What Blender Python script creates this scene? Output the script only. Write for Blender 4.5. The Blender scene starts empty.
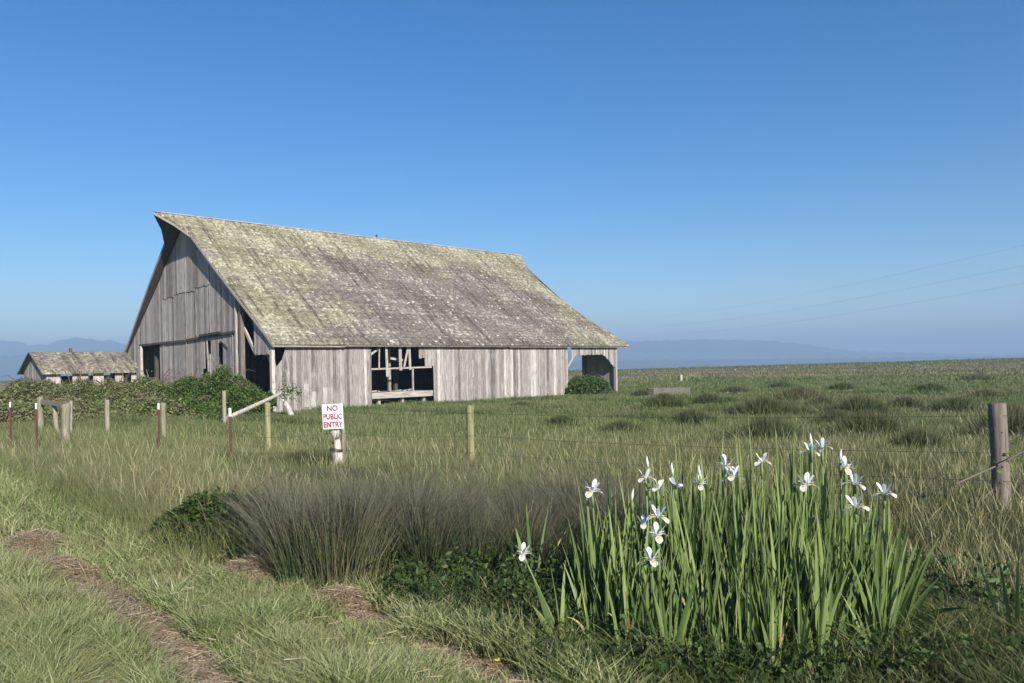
import bpy, math, random
import numpy as np
from mathutils import Matrix, Vector

random.seed(7)
rng = np.random.default_rng(11)
PI = math.pi
sc = bpy.context.scene
col = sc.collection

# ------------------------------------------------------------------ camera, sky, sun
F = 799.0; HOR = 364.1; EYE = 2.248; ROLL = math.radians(1.05)
cam = bpy.data.cameras.new('camera'); camo = bpy.data.objects.new('camera', cam)
col.objects.link(camo); sc.camera = camo
cam.sensor_width = 36; cam.lens = F / 1024 * 36
cam.shift_y = (HOR - 341.5) / 1024; cam.shift_x = -0.0004
cam.clip_start = 0.05; cam.clip_end = 30000
camo.matrix_world = Matrix.Translation((0, 0, EYE)) @ Matrix.Rotation(ROLL, 4, 'Y') @ Matrix.Rotation(PI / 2, 4, 'X')
sc.render.resolution_x = 1024; sc.render.resolution_y = 683

SUNDIR = Vector((1.56, -3.14, 1.78)).normalized()
w = bpy.data.worlds.new('World'); sc.world = w; w.use_nodes = True
nt = w.node_tree
sky = nt.nodes.new('ShaderNodeTexSky'); sky.sky_type = 'NISHITA'; sky.sun_disc = False
sky.sun_elevation = math.asin(SUNDIR.z); sky.sun_rotation = math.atan2(SUNDIR.x, SUNDIR.y)
sky.altitude = 0; sky.air_density = 1.0; sky.dust_density = 0.0; sky.ozone_density = 4.0
bg = nt.nodes['Background']; bg.inputs['Strength'].default_value = 0.10
hs = nt.nodes.new('ShaderNodeHueSaturation'); hs.inputs['Hue'].default_value = .505; hs.inputs['Saturation'].default_value = 1.33; hs.inputs['Value'].default_value = .86
nt.links.new(sky.outputs[0], hs.inputs['Color']); nt.links.new(hs.outputs[0], bg.inputs[0])
sl = bpy.data.lights.new('sun', 'SUN'); sl.energy = 5.0; sl.angle = math.radians(0.53); sl.color = (1.0, 0.94, 0.84)
so = bpy.data.objects.new('sun', sl); col.objects.link(so)
so.rotation_euler = SUNDIR.to_track_quat('Z', 'Y').to_euler(); so.location = (20, -40, 40)
vs = sc.view_settings; vs.view_transform = 'Standard'; vs.look = 'None'; vs.gamma = 1; vs.exposure = 0.58
vs.use_curve_mapping = False

# ------------------------------------------------------------------ helpers
def tag(o, label=None, cat=None, group=None, kind=None):
    if label: o['label'] = label
    if cat: o['category'] = cat
    if group: o['group'] = group
    if kind: o['kind'] = kind
    return o

def empty(name, loc=(0, 0, 0), rz=0.0, parent=None):
    o = bpy.data.objects.new(name, None); col.objects.link(o)
    o.location = loc; o.rotation_euler = (0, 0, rz); o.parent = parent
    o.empty_display_size = 0.2
    return o

def link_mesh(name, me, mat, parent=None):
    o = bpy.data.objects.new(name, me); col.objects.link(o)
    if mat is not None and not me.materials: me.materials.append(mat)
    o.parent = parent
    return o

class MB:
    """collects boxes and tubes, links them as one mesh with a per-piece 'tint'"""
    def __init__(s): s.v = []; s.f = []; s.t = []; s.cut = []
    def raw(s, vs_, fs, tint=None):
        s.cut.append((len(s.v), len(s.f))); n = len(s.v); tint = random.random() if tint is None else tint
        s.v += [tuple(p) for p in vs_]; s.t += [tint] * len(vs_)
        s.f += [tuple(i + n for i in f) for f in fs]
    def hexa(s, p, tint=None):      # p: 8 points, bottom 4 then top 4, counter-clockwise from above
        s.raw(p, [(3, 2, 1, 0), (4, 5, 6, 7), (0, 1, 5, 4), (1, 2, 6, 5), (2, 3, 7, 6), (3, 0, 4, 7)], tint)
    def box(s, x0, x1, y0, y1, z0, z1, tint=None):
        s.hexa([(x0, y0, z0), (x1, y0, z0), (x1, y1, z0), (x0, y1, z0), (x0, y0, z1), (x1, y0, z1), (x1, y1, z1), (x0, y1, z1)], tint)
    def bar(s, a, b, wx, wy, tint=None, up=(0, 0, 1)):
        a = Vector(a); b = Vector(b); d = (b - a).normalized(); u = Vector(up)
        if abs(d.dot(u)) > .97: u = Vector((0, 1, 0))
        x = d.cross(u).normalized() * wx / 2; y = x.cross(d).normalized() * wy / 2
        s.hexa([a - x - y, a + x - y, a + x + y, a - x + y, b - x - y, b + x - y, b + x + y, b - x + y][::1], tint)
    def tube(s, pts, rad, n=7, tint=None, cap=True):
        pts = [Vector(p) for p in pts]; rad = rad if hasattr(rad, '__len__') else [rad] * len(pts)
        vs_ = []; fs = []
        for i, p in enumerate(pts):
            d = (pts[min(i + 1, len(pts) - 1)] - pts[max(i - 1, 0)]).normalized()
            u = Vector((0, 0, 1)) if abs(d.z) < .9 else Vector((1, 0, 0))
            x = d.cross(u).normalized(); y = d.cross(x)
            for k in range(n):
                a = 2 * PI * k / n
                vs_.append(p + (x * math.cos(a) + y * math.sin(a)) * rad[i])
        for i in range(len(pts) - 1):
            for k in range(n):
                k2 = (k + 1) % n
                fs.append((i * n + k, i * n + k2, (i + 1) * n + k2, (i + 1) * n + k))
        if cap:
            fs.append(tuple(range(n))[::-1]); fs.append(tuple((len(pts) - 1) * n + k for k in range(n)))
        s.raw(vs_, fs, tint)
    def each(s, name, mat, parent=None):
        c = s.cut + [(len(s.v), len(s.f))]; out = []
        for (v0, f0), (v1, f1) in zip(c[:-1], c[1:]):
            m_ = MB(); m_.v = s.v[v0:v1]; m_.t = s.t[v0:v1]; m_.f = [tuple(i - v0 for i in f) for f in s.f[f0:f1]]; out.append(m_.build(name, mat, parent))
        return out
    def build(s, name, mat, parent=None, smooth=False):
        me = bpy.data.meshes.new(name); me.from_pydata(s.v, [], s.f)
        at = me.attributes.new('tint', 'FLOAT', 'POINT'); at.data.foreach_set('value', s.t)
        if smooth: me.polygons.foreach_set('use_smooth', [True] * len(me.polygons))
        me.update()
        return link_mesh(name, me, mat, parent)

def np_mesh(name, V, faces_by_size, tint, extra=None):
    """V (n,3); faces_by_size: list of int arrays (m,k)"""
    me = bpy.data.meshes.new(name)
    me.vertices.add(len(V)); me.vertices.foreach_set('co', V.astype(np.float32).ravel())
    idx = np.concatenate([f.ravel() for f in faces_by_size])
    tot = np.concatenate([np.full(len(f), f.shape[1]) for f in faces_by_size])
    st = np.concatenate([[0], np.cumsum(tot)[:-1]])
    me.loops.add(len(idx)); me.loops.foreach_set('vertex_index', idx.astype(np.int32))
    me.polygons.add(len(tot)); me.polygons.foreach_set('loop_start', st.astype(np.int32))
    try: me.polygons.foreach_set('loop_total', tot.astype(np.int32))
    except Exception: pass
    a = me.attributes.new('tint', 'FLOAT', 'POINT'); a.data.foreach_set('value', tint.astype(np.float32))
    if extra is not None:
        a = me.attributes.new('along', 'FLOAT', 'POINT'); a.data.foreach_set('value', extra.astype(np.float32))
    me.update(calc_edges=True)
    return me

def blades(name, P, h, wd, lean, tint, segs=2, prof=None, droop=0.0, twist=0.0):
    """strips standing at P, leaning by the (N,2) vector lean; returns a mesh"""
    N = len(P); fa = rng.uniform(0, PI, N)
    prof = prof or [1 - (k / segs) ** 2 * .6 for k in range(segs)]
    V = np.zeros((N, 2 * segs + 1, 3)); A = np.zeros((N, 2 * segs + 1))
    for k in range(segs + 1):
        t = k / segs
        c = P.copy(); c[:, 0] += lean[:, 0] * t ** 1.8; c[:, 1] += lean[:, 1] * t ** 1.8
        c[:, 2] += h * (t - droop * t ** 3)
        if k == segs: V[:, 2 * segs] = c; A[:, 2 * segs] = 1
        else:
            f = fa + twist * t
            dx = np.stack([np.cos(f), np.sin(f), np.zeros(N)], 1) * (wd * prof[k] / 2)[:, None]
            V[:, 2 * k] = c - dx; V[:, 2 * k + 1] = c + dx; A[:, 2 * k] = A[:, 2 * k + 1] = t
    b = (np.arange(N) * (2 * segs + 1))[:, None]
    fs = []
    if segs > 1:
        q = np.concatenate([b + np.array([[2 * k, 2 * k + 1, 2 * k + 3, 2 * k + 2]]) for k in range(segs - 1)])
        fs.append(q)
    fs.append(b + np.array([[2 * segs - 2, 2 * segs - 1, 2 * segs]]))
    return np_mesh(name, V.reshape(-1, 3), fs, np.repeat(tint, 2 * segs + 1), A.ravel())

def leaf_cards(name, P, size, tint, updir=0.5, long=1.6):
    N = len(P)
    nrm = rng.normal(size=(N, 3)); nrm[:, 2] = abs(nrm[:, 2]) + updir; nrm /= np.linalg.norm(nrm, axis=1)[:, None]
    t = rng.normal(size=(N, 3)); u = np.cross(nrm, t); u /= np.linalg.norm(u, axis=1)[:, None]; v = np.cross(nrm, u)
    s = size[:, None]
    V = np.stack([P - u * s * long / 2, P + v * s / 2 + nrm * s * .15, P + u * s * long / 2 - nrm * s * .12, P - v * s / 2 + nrm * s * .15], 1)
    b = (np.arange(N) * 4)[:, None]
    return np_mesh(name, V.reshape(-1, 3), [np.concatenate([b + np.array([[0, 1, 2]]), b + np.array([[0, 2, 3]])])],
                   np.repeat(tint, 4), np.tile([0, .5, 1, .5], N))

def smooth(a, b, x):
    t = np.clip((x - a) / (b - a), 0, 1); return t * t * (3 - 2 * t)
def wob(x, y, s, ph=0):
    return (np.sin(x / s + ph) * np.cos(y / s * 1.13 + 1.7 * ph) + .6 * np.sin(x / s * 2.1 + y / s * 1.4 + ph) + .4 * np.cos(y / s * 3.3 - x / s * 1.9 + 2 * ph)) / 2
def ground(x, y):
    x = np.asarray(x, float); y = np.asarray(y, float)
    z = .53 * (1 - smooth(10, 26, y))
    z = z - .22 * np.exp(-((y - 7.6 + .25 * x) / 1.1) ** 2) * smooth(-3.2, -1.5, x) * (1 - smooth(3.2, 5, x))   # the ditch the rushes grow in
    z = z + .03 * wob(x, y, .55, 1) + .05 * wob(x, y, 2.3, 2) * smooth(5, 12, y) + .10 * wob(x, y, 7.0, .4) * smooth(25, 60, y)
    z = z - .13 * smooth(30, 41, y) * (1 - smooth(66, 90, y))
    az = x / np.maximum(y, 1)
    z = z + np.clip((az - .12) / .52, 0, 1.1) * 1.30 * smooth(90, 235, y)
    z = z - 62 * smooth(238, 900, y)
    return z
def at(u, v, Y):                    # the world point a pixel shows at distance Y (used once to read sizes off the photo)
    a, b = u - 512, v - 341.5; c, s = math.cos(ROLL), math.sin(ROLL)
    x = c * a - s * b; y = s * a + c * b + 341.5
    return Vector((x / F * Y, Y, EYE - (y - HOR) / F * Y))

# ------------------------------------------------------------------ materials
def newmat(name):
    m = bpy.data.materials.new(name); m.use_nodes = True; n = m.node_tree.nodes; n.clear()
    out = n.new('ShaderNodeOutputMaterial'); b = n.new('ShaderNodeBsdfPrincipled')
    m.node_tree.links.new(b.outputs[0], out.inputs[0])
    return m, m.node_tree, b, out
def N(t, typ, **kw):
    n = t.nodes.new(typ)
    for k, v in kw.items():
        if k in n.inputs: n.inputs[k].default_value = v
        else: setattr(n, k, v)
    return n
def ramp(t, src, stops, interp='LINEAR'):
    r = t.nodes.new('ShaderNodeValToRGB'); r.color_ramp.interpolation = interp
    e = r.color_ramp.elements
    while len(e) < len(stops): e.new(.5)
    for el, (p, c) in zip(e, stops): el.position = p; el.color = (*c, 1) if len(c) == 3 else c
    t.links.new(src, r.inputs[0]); return r.outputs[0]
def mix(t, a, b, fac, mode='MIX'):
    m = t.nodes.new('ShaderNodeMix'); m.data_type = 'RGBA'; m.blend_type = mode
    for s, v in ((m.inputs[0], fac), (m.inputs[6], a), (m.inputs[7], b)):
        if hasattr(v, 'is_linked') or hasattr(v, 'links'): t.links.new(v, s)
        else: s.default_value = v if not isinstance(v, tuple) else ((*v, 1) if len(v) == 3 else v)
    return m.outputs[2]
def noise(t, scale, detail=4, vec=None, rough=.55, stretch=None, coord='Object'):
    tc = t.nodes.new('ShaderNodeTexCoord'); n = t.nodes.new('ShaderNodeTexNoise')
    n.inputs['Scale'].default_value = scale; n.inputs['Detail'].default_value = detail; n.inputs['Roughness'].default_value = rough
    if stretch:
        mp = t.nodes.new('ShaderNodeMapping'); mp.inputs['Scale'].default_value = stretch
        t.links.new(tc.outputs[coord], mp.inputs[0]); t.links.new(mp.outputs[0], n.inputs[0])
    else: t.links.new(tc.outputs[coord], n.inputs[0])
    return n.outputs[0]
def attr(t, name='tint'):
    a = t.nodes.new('ShaderNodeAttribute'); a.attribute_name = name; return a.outputs['Fac']
def bump(t, b, h, strength=.4, dist=.02):
    n = t.nodes.new('ShaderNodeBump'); n.inputs['Strength'].default_value = strength; n.inputs['Distance'].default_value = dist
    t.links.new(h, n.inputs['Height']); t.links.new(n.outputs[0], b.inputs['Normal'])

def wood(name, stops, axis='z', pale=(.50, .47, .45), pale_amt=.35, green=0.0):
    m, t, b, o = newmat(name)
    st = {'z': (9, 9, .55), 'x': (.55, 9, 9), 'y': (9, .55, 9)}[axis]
    base = ramp(t, attr(t), stops)
    g = noise(t, 3.0, 6, stretch=st, rough=.65)
    c = mix(t, base, ramp(t, g, [(.30, (.34, .30, .28)), (.60, (1.3, 1.26, 1.24))]), .9, 'MULTIPLY')
    blot = noise(t, 1.5, 7, stretch=(2.2, 2.2, .6) if axis == 'z' else (.8, 1.2, 1.2), rough=.6)
    c = mix(t, c, pale, ramp(t, blot, [(.52, (0, 0, 0)), (.72, (pale_amt,) * 3)]))
    br = noise(t, .7, 5, stretch=(1.1, 1.0, .6), rough=.7)
    c = mix(t, c, (.16, .11, .085), ramp(t, br, [(.58, (0, 0, 0)), (.75, (.5, .5, .5))]))
    fl = noise(t, 5.0, 6, stretch=(5, 5, .8) if axis == 'z' else (.8, 5, 5), rough=.75)
    c = mix(t, c, tuple(min(.72, x * 1.35) for x in pale), ramp(t, fl, [(.60, (0, 0, 0)), (.68, (pale_amt,) * 3)]))
    c = mix(t, c, (.09, .075, .068), ramp(t, fl, [(.30, (.75, .75, .75)), (.40, (0, 0, 0))]))
    if green:
        gn = noise(t, 2.2, 5); c = mix(t, c, (.16, .19, .07), ramp(t, gn, [(.45, (0, 0, 0)), (.62, (green,) * 3)]))
    t.links.new(c, b.inputs['Base Color']); b.inputs['Roughness'].default_value = .9
    b.inputs['Specular IOR Level'].default_value = .25
    bump(t, b, g, .5, .012)
    return m
GREYS = [(0, (.14, .125, .115)), (.25, (.225, .205, .19)), (.6, (.30, .275, .257)), (.85, (.375, .35, .33)), (1, (.49, .465, .44))]
M_side = wood('weathered siding', GREYS, pale_amt=.55)
M_gable = wood('weathered gable siding', [(0, (.21, .18, .165)), (.5, (.34, .30, .28)), (1, (.46, .42, .39))], pale_amt=.35)
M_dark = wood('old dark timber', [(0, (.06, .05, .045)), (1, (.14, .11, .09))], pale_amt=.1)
M_pale = wood('bleached timber', [(0, (.34, .31, .27)), (1, (.52, .48, .43))], pale_amt=.5)
M_palex = wood('bleached horizontal timber', [(0, (.25, .225, .20)), (1, (.42, .385, .35))], axis='x', pale_amt=.5)
M_log = wood('lichened post wood', [(0, (.22, .20, .15)), (1, (.31, .28, .22))], pale_amt=.3, green=.4)
M_post = wood('round treated post', [(0, (.15, .125, .105)), (1, (.20, .165, .14))], pale_amt=.3)
M_postg = wood('greenish round post', [(0, (.22, .22, .11)), (1, (.28, .26, .14))], pale_amt=.15, green=.4)

def foliage(name, stops, tip=None, tipamt=0.0, tip0=.6, trans=.28, patch=None, pscale=.35, gloss=.35):
    m, t, b, o = newmat(name)
    c = ramp(t, attr(t), stops)
    if patch:
        g = t.nodes.new('ShaderNodeNewGeometry'); n = t.nodes.new('ShaderNodeTexNoise'); n.inputs['Scale'].default_value = pscale
        n.inputs['Detail'].default_value = 4; t.links.new(g.outputs['Position'], n.inputs[0])
        c = mix(t, c, patch, ramp(t, n.outputs[0], [(.42, (0, 0, 0)), (.62, (.8, .8, .8))]))
    if tip:
        c = mix(t, c, tip, ramp(t, attr(t, 'along'), [(tip0, (0, 0, 0)), (min(1, tip0 + .3), (tipamt,) * 3)]))
    t.links.new(c, b.inputs['Base Color']); b.inputs['Roughness'].default_value = .55
    b.inputs['Specular IOR Level'].default_value = gloss
    tr = t.nodes.new('ShaderNodeBsdfTranslucent'); t.links.new(c, tr.inputs[0])
    ms = t.nodes.new('ShaderNodeMixShader'); ms.inputs[0].default_value = trans
    t.links.new(b.outputs[0], ms.inputs[1]); t.links.new(tr.outputs[0], ms.inputs[2]); t.links.new(ms.outputs[0], o.inputs[0])
    return m
M_verge = foliage('verge grass', [(0, (.10, .16, .035)), (.35, (.22, .285, .08)), (.6, (.36, .40, .17)), (.8, (.54, .52, .29)), (1, (.66, .60, .40))],
                  tip=(.36, .35, .20), tipamt=.35, patch=(.27, .28, .11), pscale=1.4)
M_tall = foliage('tall meadow grass', [(0, (.05, .075, .02)), (.45, (.125, .175, .045)), (.8, (.24, .27, .085)), (1, (.42, .36, .20))],
                 tip=(.26, .20, .14), tipamt=.4, patch=(.19, .21, .075), pscale=.35)
M_ditch_shade = foliage('shade-darkened ditch grass', [(0, (.03, .05, .014)), (.5, (.08, .11, .03)), (.85, (.17, .18, .06)), (1, (.34, .28, .16))], trans=.15)  # darker copy of the meadow grass, ditch shade put into its colour
M_seed = foliage('grass seed heads', [(0, (.16, .13, .075)), (.5, (.24, .22, .11)), (1, (.40, .38, .20))], trans=.2)
M_field = foliage('pasture grass', [(0, (.048, .085, .018)), (.5, (.115, .17, .045)), (.85, (.20, .24, .08)), (1, (.31, .25, .15))],
                  tip=(.17, .15, .08), tipamt=.3, patch=(.19, .19, .085), pscale=.16)
M_rush = foliage('rushes', [(0, (.02, .045, .014)), (.45, (.052, .09, .032)), (.75, (.10, .11, .052)), (.92, (.19, .16, .09)), (1, (.36, .29, .18))],
                 tip=(.17, .14, .11), tipamt=.5, tip0=.5, patch=(.095, .09, .05), pscale=2.0, trans=.15)
M_tuss = foliage('field rush tussocks', [(0, (.045, .07, .022)), (.6, (.10, .13, .045)), (1, (.20, .17, .09))], tip=(.15, .12, .07), tipamt=.4, trans=.15)
M_iris = foliage('iris leaves', [(0, (.065, .11, .028)), (.5, (.145, .21, .055)), (.9, (.27, .34, .11)), (1, (.42, .36, .16))],
                 tip=(.34, .29, .13), tipamt=.55, tip0=.80, trans=.12, gloss=.5)
M_stem = foliage('iris stem', [(0, (.14, .21, .07)), (1, (.18, .25, .09))], trans=.1)
M_weed = foliage('ditch weeds', [(0, (.022, .045, .010)), (.6, (.055, .095, .020)), (.9, (.11, .15, .04)), (1, (.22, .23, .08))], trans=.25)
M_bram = foliage('bramble leaves', [(0, (.075, .105, .028)), (.5, (.16, .20, .06)), (.8, (.25, .27, .11)), (1, (.36, .30, .18))], trans=.22,
                 patch=(.22, .20, .105), pscale=.45)
M_bush = foliage('bush leaves', [(0, (.045, .085, .015)), (.6, (.10, .165, .03)), (1, (.19, .25, .07))], trans=.25)
M_straw = foliage('dry straw', [(0, (.22, .15, .10)), (.5, (.42, .31, .20)), (1, (.62, .50, .35))], trans=.1)
M_dry = foliage('bramble canes', [(0, (.10, .07, .05)), (1, (.20, .14, .10))], trans=0.0)
M_yel = foliage('yellow petals', [(0, (.80, .55, .02)), (1, (.85, .62, .03))], trans=.15)

m, t, b, o = newmat('white petals'); M_petal = m
c = mix(t, (.88, .88, .86), (.80, .80, .84), ramp(t, noise(t, 18, 2), [(.45, (0, 0, 0)), (.7, (.5, .5, .5))]))
t.links.new(c, b.inputs['Base Color']); b.inputs['Roughness'].default_value = .6
tr = t.nodes.new('ShaderNodeBsdfTranslucent'); tr.inputs[0].default_value = (.8, .8, .78, 1)
ms = t.nodes.new('ShaderNodeMixShader'); ms.inputs[0].default_value = .3
t.links.new(b.outputs[0], ms.inputs[1]); t.links.new(tr.outputs[0], ms.inputs[2]); t.links.new(ms.outputs[0], o.inputs[0])

def simple(name, c, rough=.6, metal=0.0, nz=None):
    m, t, b, o = newmat(name)
    cc = mix(t, c, tuple(x * .55 for x in c), ramp(t, noise(t, nz or 6, 5), [(.45, (0, 0, 0)), (.7, (.7, .7, .7))]))
    t.links.new(cc, b.inputs['Base Color']); b.inputs['Roughness'].default_value = rough; b.inputs['Metallic'].default_value = metal
    return m
M_tpost = simple('red oxide steel', (.12, .038, .03), .7, nz=14)
M_white = simple('white paint on steel', (.72, .70, .66), .6, nz=9)
M_signw = simple('white sign board', (.80, .80, .77), .5, nz=3)
M_signr = simple('red sign letters', (.34, .025, .06), .6, nz=30)
M_wire = simple('rusty wire', (.10, .085, .075), .6, .4, nz=20)
M_conc = simple('weathered concrete', (.17, .155, .13), .9, nz=2.5)
M_brick = simple('rusty flue', (.14, .07, .05), .9)
M_cable = simple('cable', (.16, .18, .22), .6)

# shingles: colour per shingle, moss where it grows (towards ridge and ends), pale splits
def shingle_mat(name, length, hw, mossy=1.0):
    m, t, b, o = newmat(name)
    base = ramp(t, attr(t), [(0, (.12, .10, .09)), (.3, (.17, .145, .132)), (.7, (.23, .20, .178)), (.9, (.31, .28, .24)), (1, (.62, .58, .49))])
    moss = ramp(t, attr(t), [(0, (.175, .16, .105)), (.4, (.26, .24, .165)), (.8, (.36, .335, .245)), (1, (.54, .51, .42))])
    tc = t.nodes.new('ShaderNodeTexCoord'); sp = t.nodes.new('ShaderNodeSeparateXYZ'); t.links.new(tc.outputs['Object'], sp.inputs[0])
    def mr(src, a, bb, x, y):
        n = t.nodes.new('ShaderNodeMapRange'); n.inputs[1].default_value = a; n.inputs[2].default_value = bb
        n.inputs[3].default_value = x; n.inputs[4].default_value = y; t.links.new(src, n.inputs[0]); return n.outputs[0]
    def op(k, a, bb):
        n = t.nodes.new('ShaderNodeMath'); n.operation = k
        for i, v in enumerate((a, bb)):
            if isinstance(v, (int, float)): n.inputs[i].default_value = v
            else: t.links.new(v, n.inputs[i])
        return n.outputs[0]
    if length > 10:
        zz = mr(sp.outputs[2], 8.6, 11.4, 0, 1)
        left = mr(sp.outputs[0], 1.0, 10.0, .95, 0); right = mr(sp.outputs[0], 24.0, 29, 0, .8)
        k = op('MAXIMUM', op('MAXIMUM', zz, left), right)
    else: k = op('MAXIMUM', .45, 0)
    nz = noise(t, .32, 7, rough=.72, stretch=(1, 1.2, 1.2)); nf = noise(t, 1.9, 5, rough=.7)
    k = op('ADD', k, op('MULTIPLY', op('SUBTRACT', nz, .52), 3.0)); k = op('ADD', k, op('MULTIPLY', op('SUBTRACT', nf, .5), 1.6))
    fac = ramp(t, k, [(.12, (0, 0, 0)), (.75, (mossy,) * 3)])
    c = mix(t, base, moss, fac)
    dk = noise(t, 1.0, 6, stretch=(3.2, .16, .16), rough=.7)
    c = mix(t, c, ramp(t, dk, [(.36, (.45, .43, .43)), (.5, (1.08, 1.08, 1.06))]), .9, 'MULTIPLY')
    fine = noise(t, 14, 4, stretch=(1, .3, .3))
    c = mix(t, c, ramp(t, fine, [(.3, (.7, .7, .7)), (.65, (1.2, 1.2, 1.2))]), .8, 'MULTIPLY')
    t.links.new(c, b.inputs['Base Color']); b.inputs['Roughness'].default_value = .95; b.inputs['Specular IOR Level'].default_value = .15
    bump(t, b, fine, .5, .02)
    return m
M_shin = shingle_mat('mossy barn shingles', 30, 10)
M_shin2 = shingle_mat('mossy shed shingles', 5, 3)

# ------------------------------------------------------------------ ground
gm, t, b, o = newmat('pasture ground')
g = t.nodes.new('ShaderNodeNewGeometry'); sp = t.nodes.new('ShaderNodeSeparateXYZ'); t.links.new(g.outputs['Position'], sp.inputs[0])
def pn(scale, det=5, st=(1, 1, 1), rough=.6):
    mp = t.nodes.new('ShaderNodeMapping'); mp.inputs['Scale'].default_value = st; t.links.new(g.outputs['Position'], mp.inputs[0])
    n = t.nodes.new('ShaderNodeTexNoise'); n.inputs['Scale'].default_value = scale; n.inputs['Detail'].default_value = det
    n.inputs['Roughness'].default_value = rough; t.links.new(mp.outputs[0], n.inputs[0]); return n.outputs[0]
near = ramp(t, pn(7, 6), [(.35, (.035, .04, .016)), (.6, (.07, .065, .03)), (.8, (.13, .10, .06))])
mid = ramp(t, pn(.16, 6, (1, 1, 1), .7), [(.35, (.08, .11, .032)), (.5, (.13, .165, .052)), (.65, (.19, .20, .08))])
far = ramp(t, pn(.035, 6, (.5, 2.2, 1), .7), [(.35, (.08, .11, .035)), (.47, (.13, .15, .055)), (.54, (.17, .12, .075)), (.72, (.22, .165, .115))])
fine = ramp(t, pn(2.2, 5), [(.3, (.6, .6, .6)), (.7, (1.3, 1.3, 1.3))])
def yr(a, bb):
    n = t.nodes.new('ShaderNodeMapRange'); n.inputs[1].default_value = a; n.inputs[2].default_value = bb; t.links.new(sp.outputs[1], n.inputs[0]); return n.outputs[0]
c = mix(t, near, mid, yr(14, 30)); c = mix(t, c, far, yr(85, 125)); c = mix(t, c, fine, .7, 'MULTIPLY')
c = mix(t, c, (.05, .07, .05), yr(260, 500))
t.links.new(c, b.inputs['Base Color']); b.inputs['Roughness'].default_value = 1; b.inputs['Specular IOR Level'].default_value = 0.05
bump(t, b, pn(3.0, 6), .8, .08)
ua = np.linspace(-1, 1, 281); gx = np.sinh(ua * 8.2) / math.sinh(8.2) * 9000
ub = np.linspace(-.42, 1, 330); gy = 6 + np.sinh(ub * 8.2) / math.sinh(8.2) * 7500
GX, GY = np.meshgrid(gx, gy); GZ = ground(GX, GY)
V = np.stack([GX.ravel(), GY.ravel(), GZ.ravel()], 1); nx, ny = len(gx), len(gy)
ii, jj = np.meshgrid(np.arange(nx - 1), np.arange(ny - 1)); b0 = (jj * nx + ii).ravel()[:, None]
me = np_mesh('ground', V, [b0 + np.array([[0, 1, nx + 1, nx]])], np.zeros(len(V)))
me.polygons.foreach_set('use_smooth', [True] * len(me.polygons))
tag(link_mesh('ground', me, gm), 'rough green pasture and road verge running out to the horizon', kind='structure')

# ------------------------------------------------------------------ hills in the haze
hm, t, b, o = newmat('hill forest')
t.links.new(ramp(t, noise(t, .004, 6), [(.4, (.025, .04, .022)), (.6, (.06, .075, .04))]), b.inputs['Base Color']); b.inputs['Roughness'].default_value = 1
def hills(name, Y, prof, depth, label, bumpy=6):
    """a range whose crest runs through the given photo columns at distance Y"""
    us = np.arange(prof[0][0], prof[-1][0] + 1, 3.0); ys = np.interp(us, [p[0] for p in prof], [p[1] for p in prof])
    rows = 9; V = []
    for r in range(rows):
        q = r / (rows - 1); YY = Y + depth * (q - .5) * 2
        k = math.sin(PI * q) ** .8 if 0 < r < rows - 1 else 0
        for u_, y_ in zip(us, ys):
            p = at(u_, y_, Y); hz = p.z + 62 + bumpy * (wob(u_ * .35, r * 2.0, 1.0, r) + .5 * wob(u_ * 1.3, r * 3.1, 1.0, 2))
            V.append((p.x * YY / Y * (1 + .0 * q), YY, -64 + hz * k))
    n = len(us); V = np.array(V)
    ii, jj = np.meshgrid(np.arange(n - 1), np.arange(rows - 1)); b0 = (jj * n + ii).ravel()[:, None]
    me = np_mesh(name, V, [b0 + np.array([[0, 1, n + 1, n]])], np.zeros(len(V)))
    me.polygons.foreach_set('use_smooth', [True] * len(me.polygons))
    tag(link_mesh(name, me, hm), label, kind='structure')
hills('hills', 4300, [(-250, 350), (-80, 344), (0, 340), (16, 341), (30, 345), (48, 344), (62, 339), (80, 337), (100, 340), (112, 340), (130, 345), (180, 352), (260, 356), (420, 356), (520, 350), (600, 343),
    (640, 341), (700, 339), (760, 340), (800, 343), (830, 348), (860, 351), (900, 352), (950, 353), (1000, 354), (1100, 352), (1300, 350)], 420, 'long blue hazy mountain range beyond the pasture')
hills('hills', 2900, [(-250, 356), (0, 356), (40, 353), (90, 350), (140, 354), (300, 362), (600, 360), (800, 358), (1024, 355), (1300, 352)], 300, 'lower hazy foothills in front of the mountains', 4)

# ------------------------------------------------------------------ haze
hz = bpy.data.materials.new('haze'); hz.use_nodes = True; t = hz.node_tree; t.nodes.clear()
o = t.nodes.new('ShaderNodeOutputMaterial'); pv = t.nodes.new('ShaderNodeVolumePrincipled')
pv.inputs['Color'].default_value = (.50, .70, .96, 1); pv.inputs['Density'].default_value = .00052; pv.inputs['Anisotropy'].default_value = 0.0
t.links.new(pv.outputs[0], o.inputs['Volume'])
mb = MB(); mb.box(-9500, 9500, -120, 7700, -70, 175); ho = mb.build('haze', hz); tag(ho, 'thin blue morning haze over the flats', kind='stuff')

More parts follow.
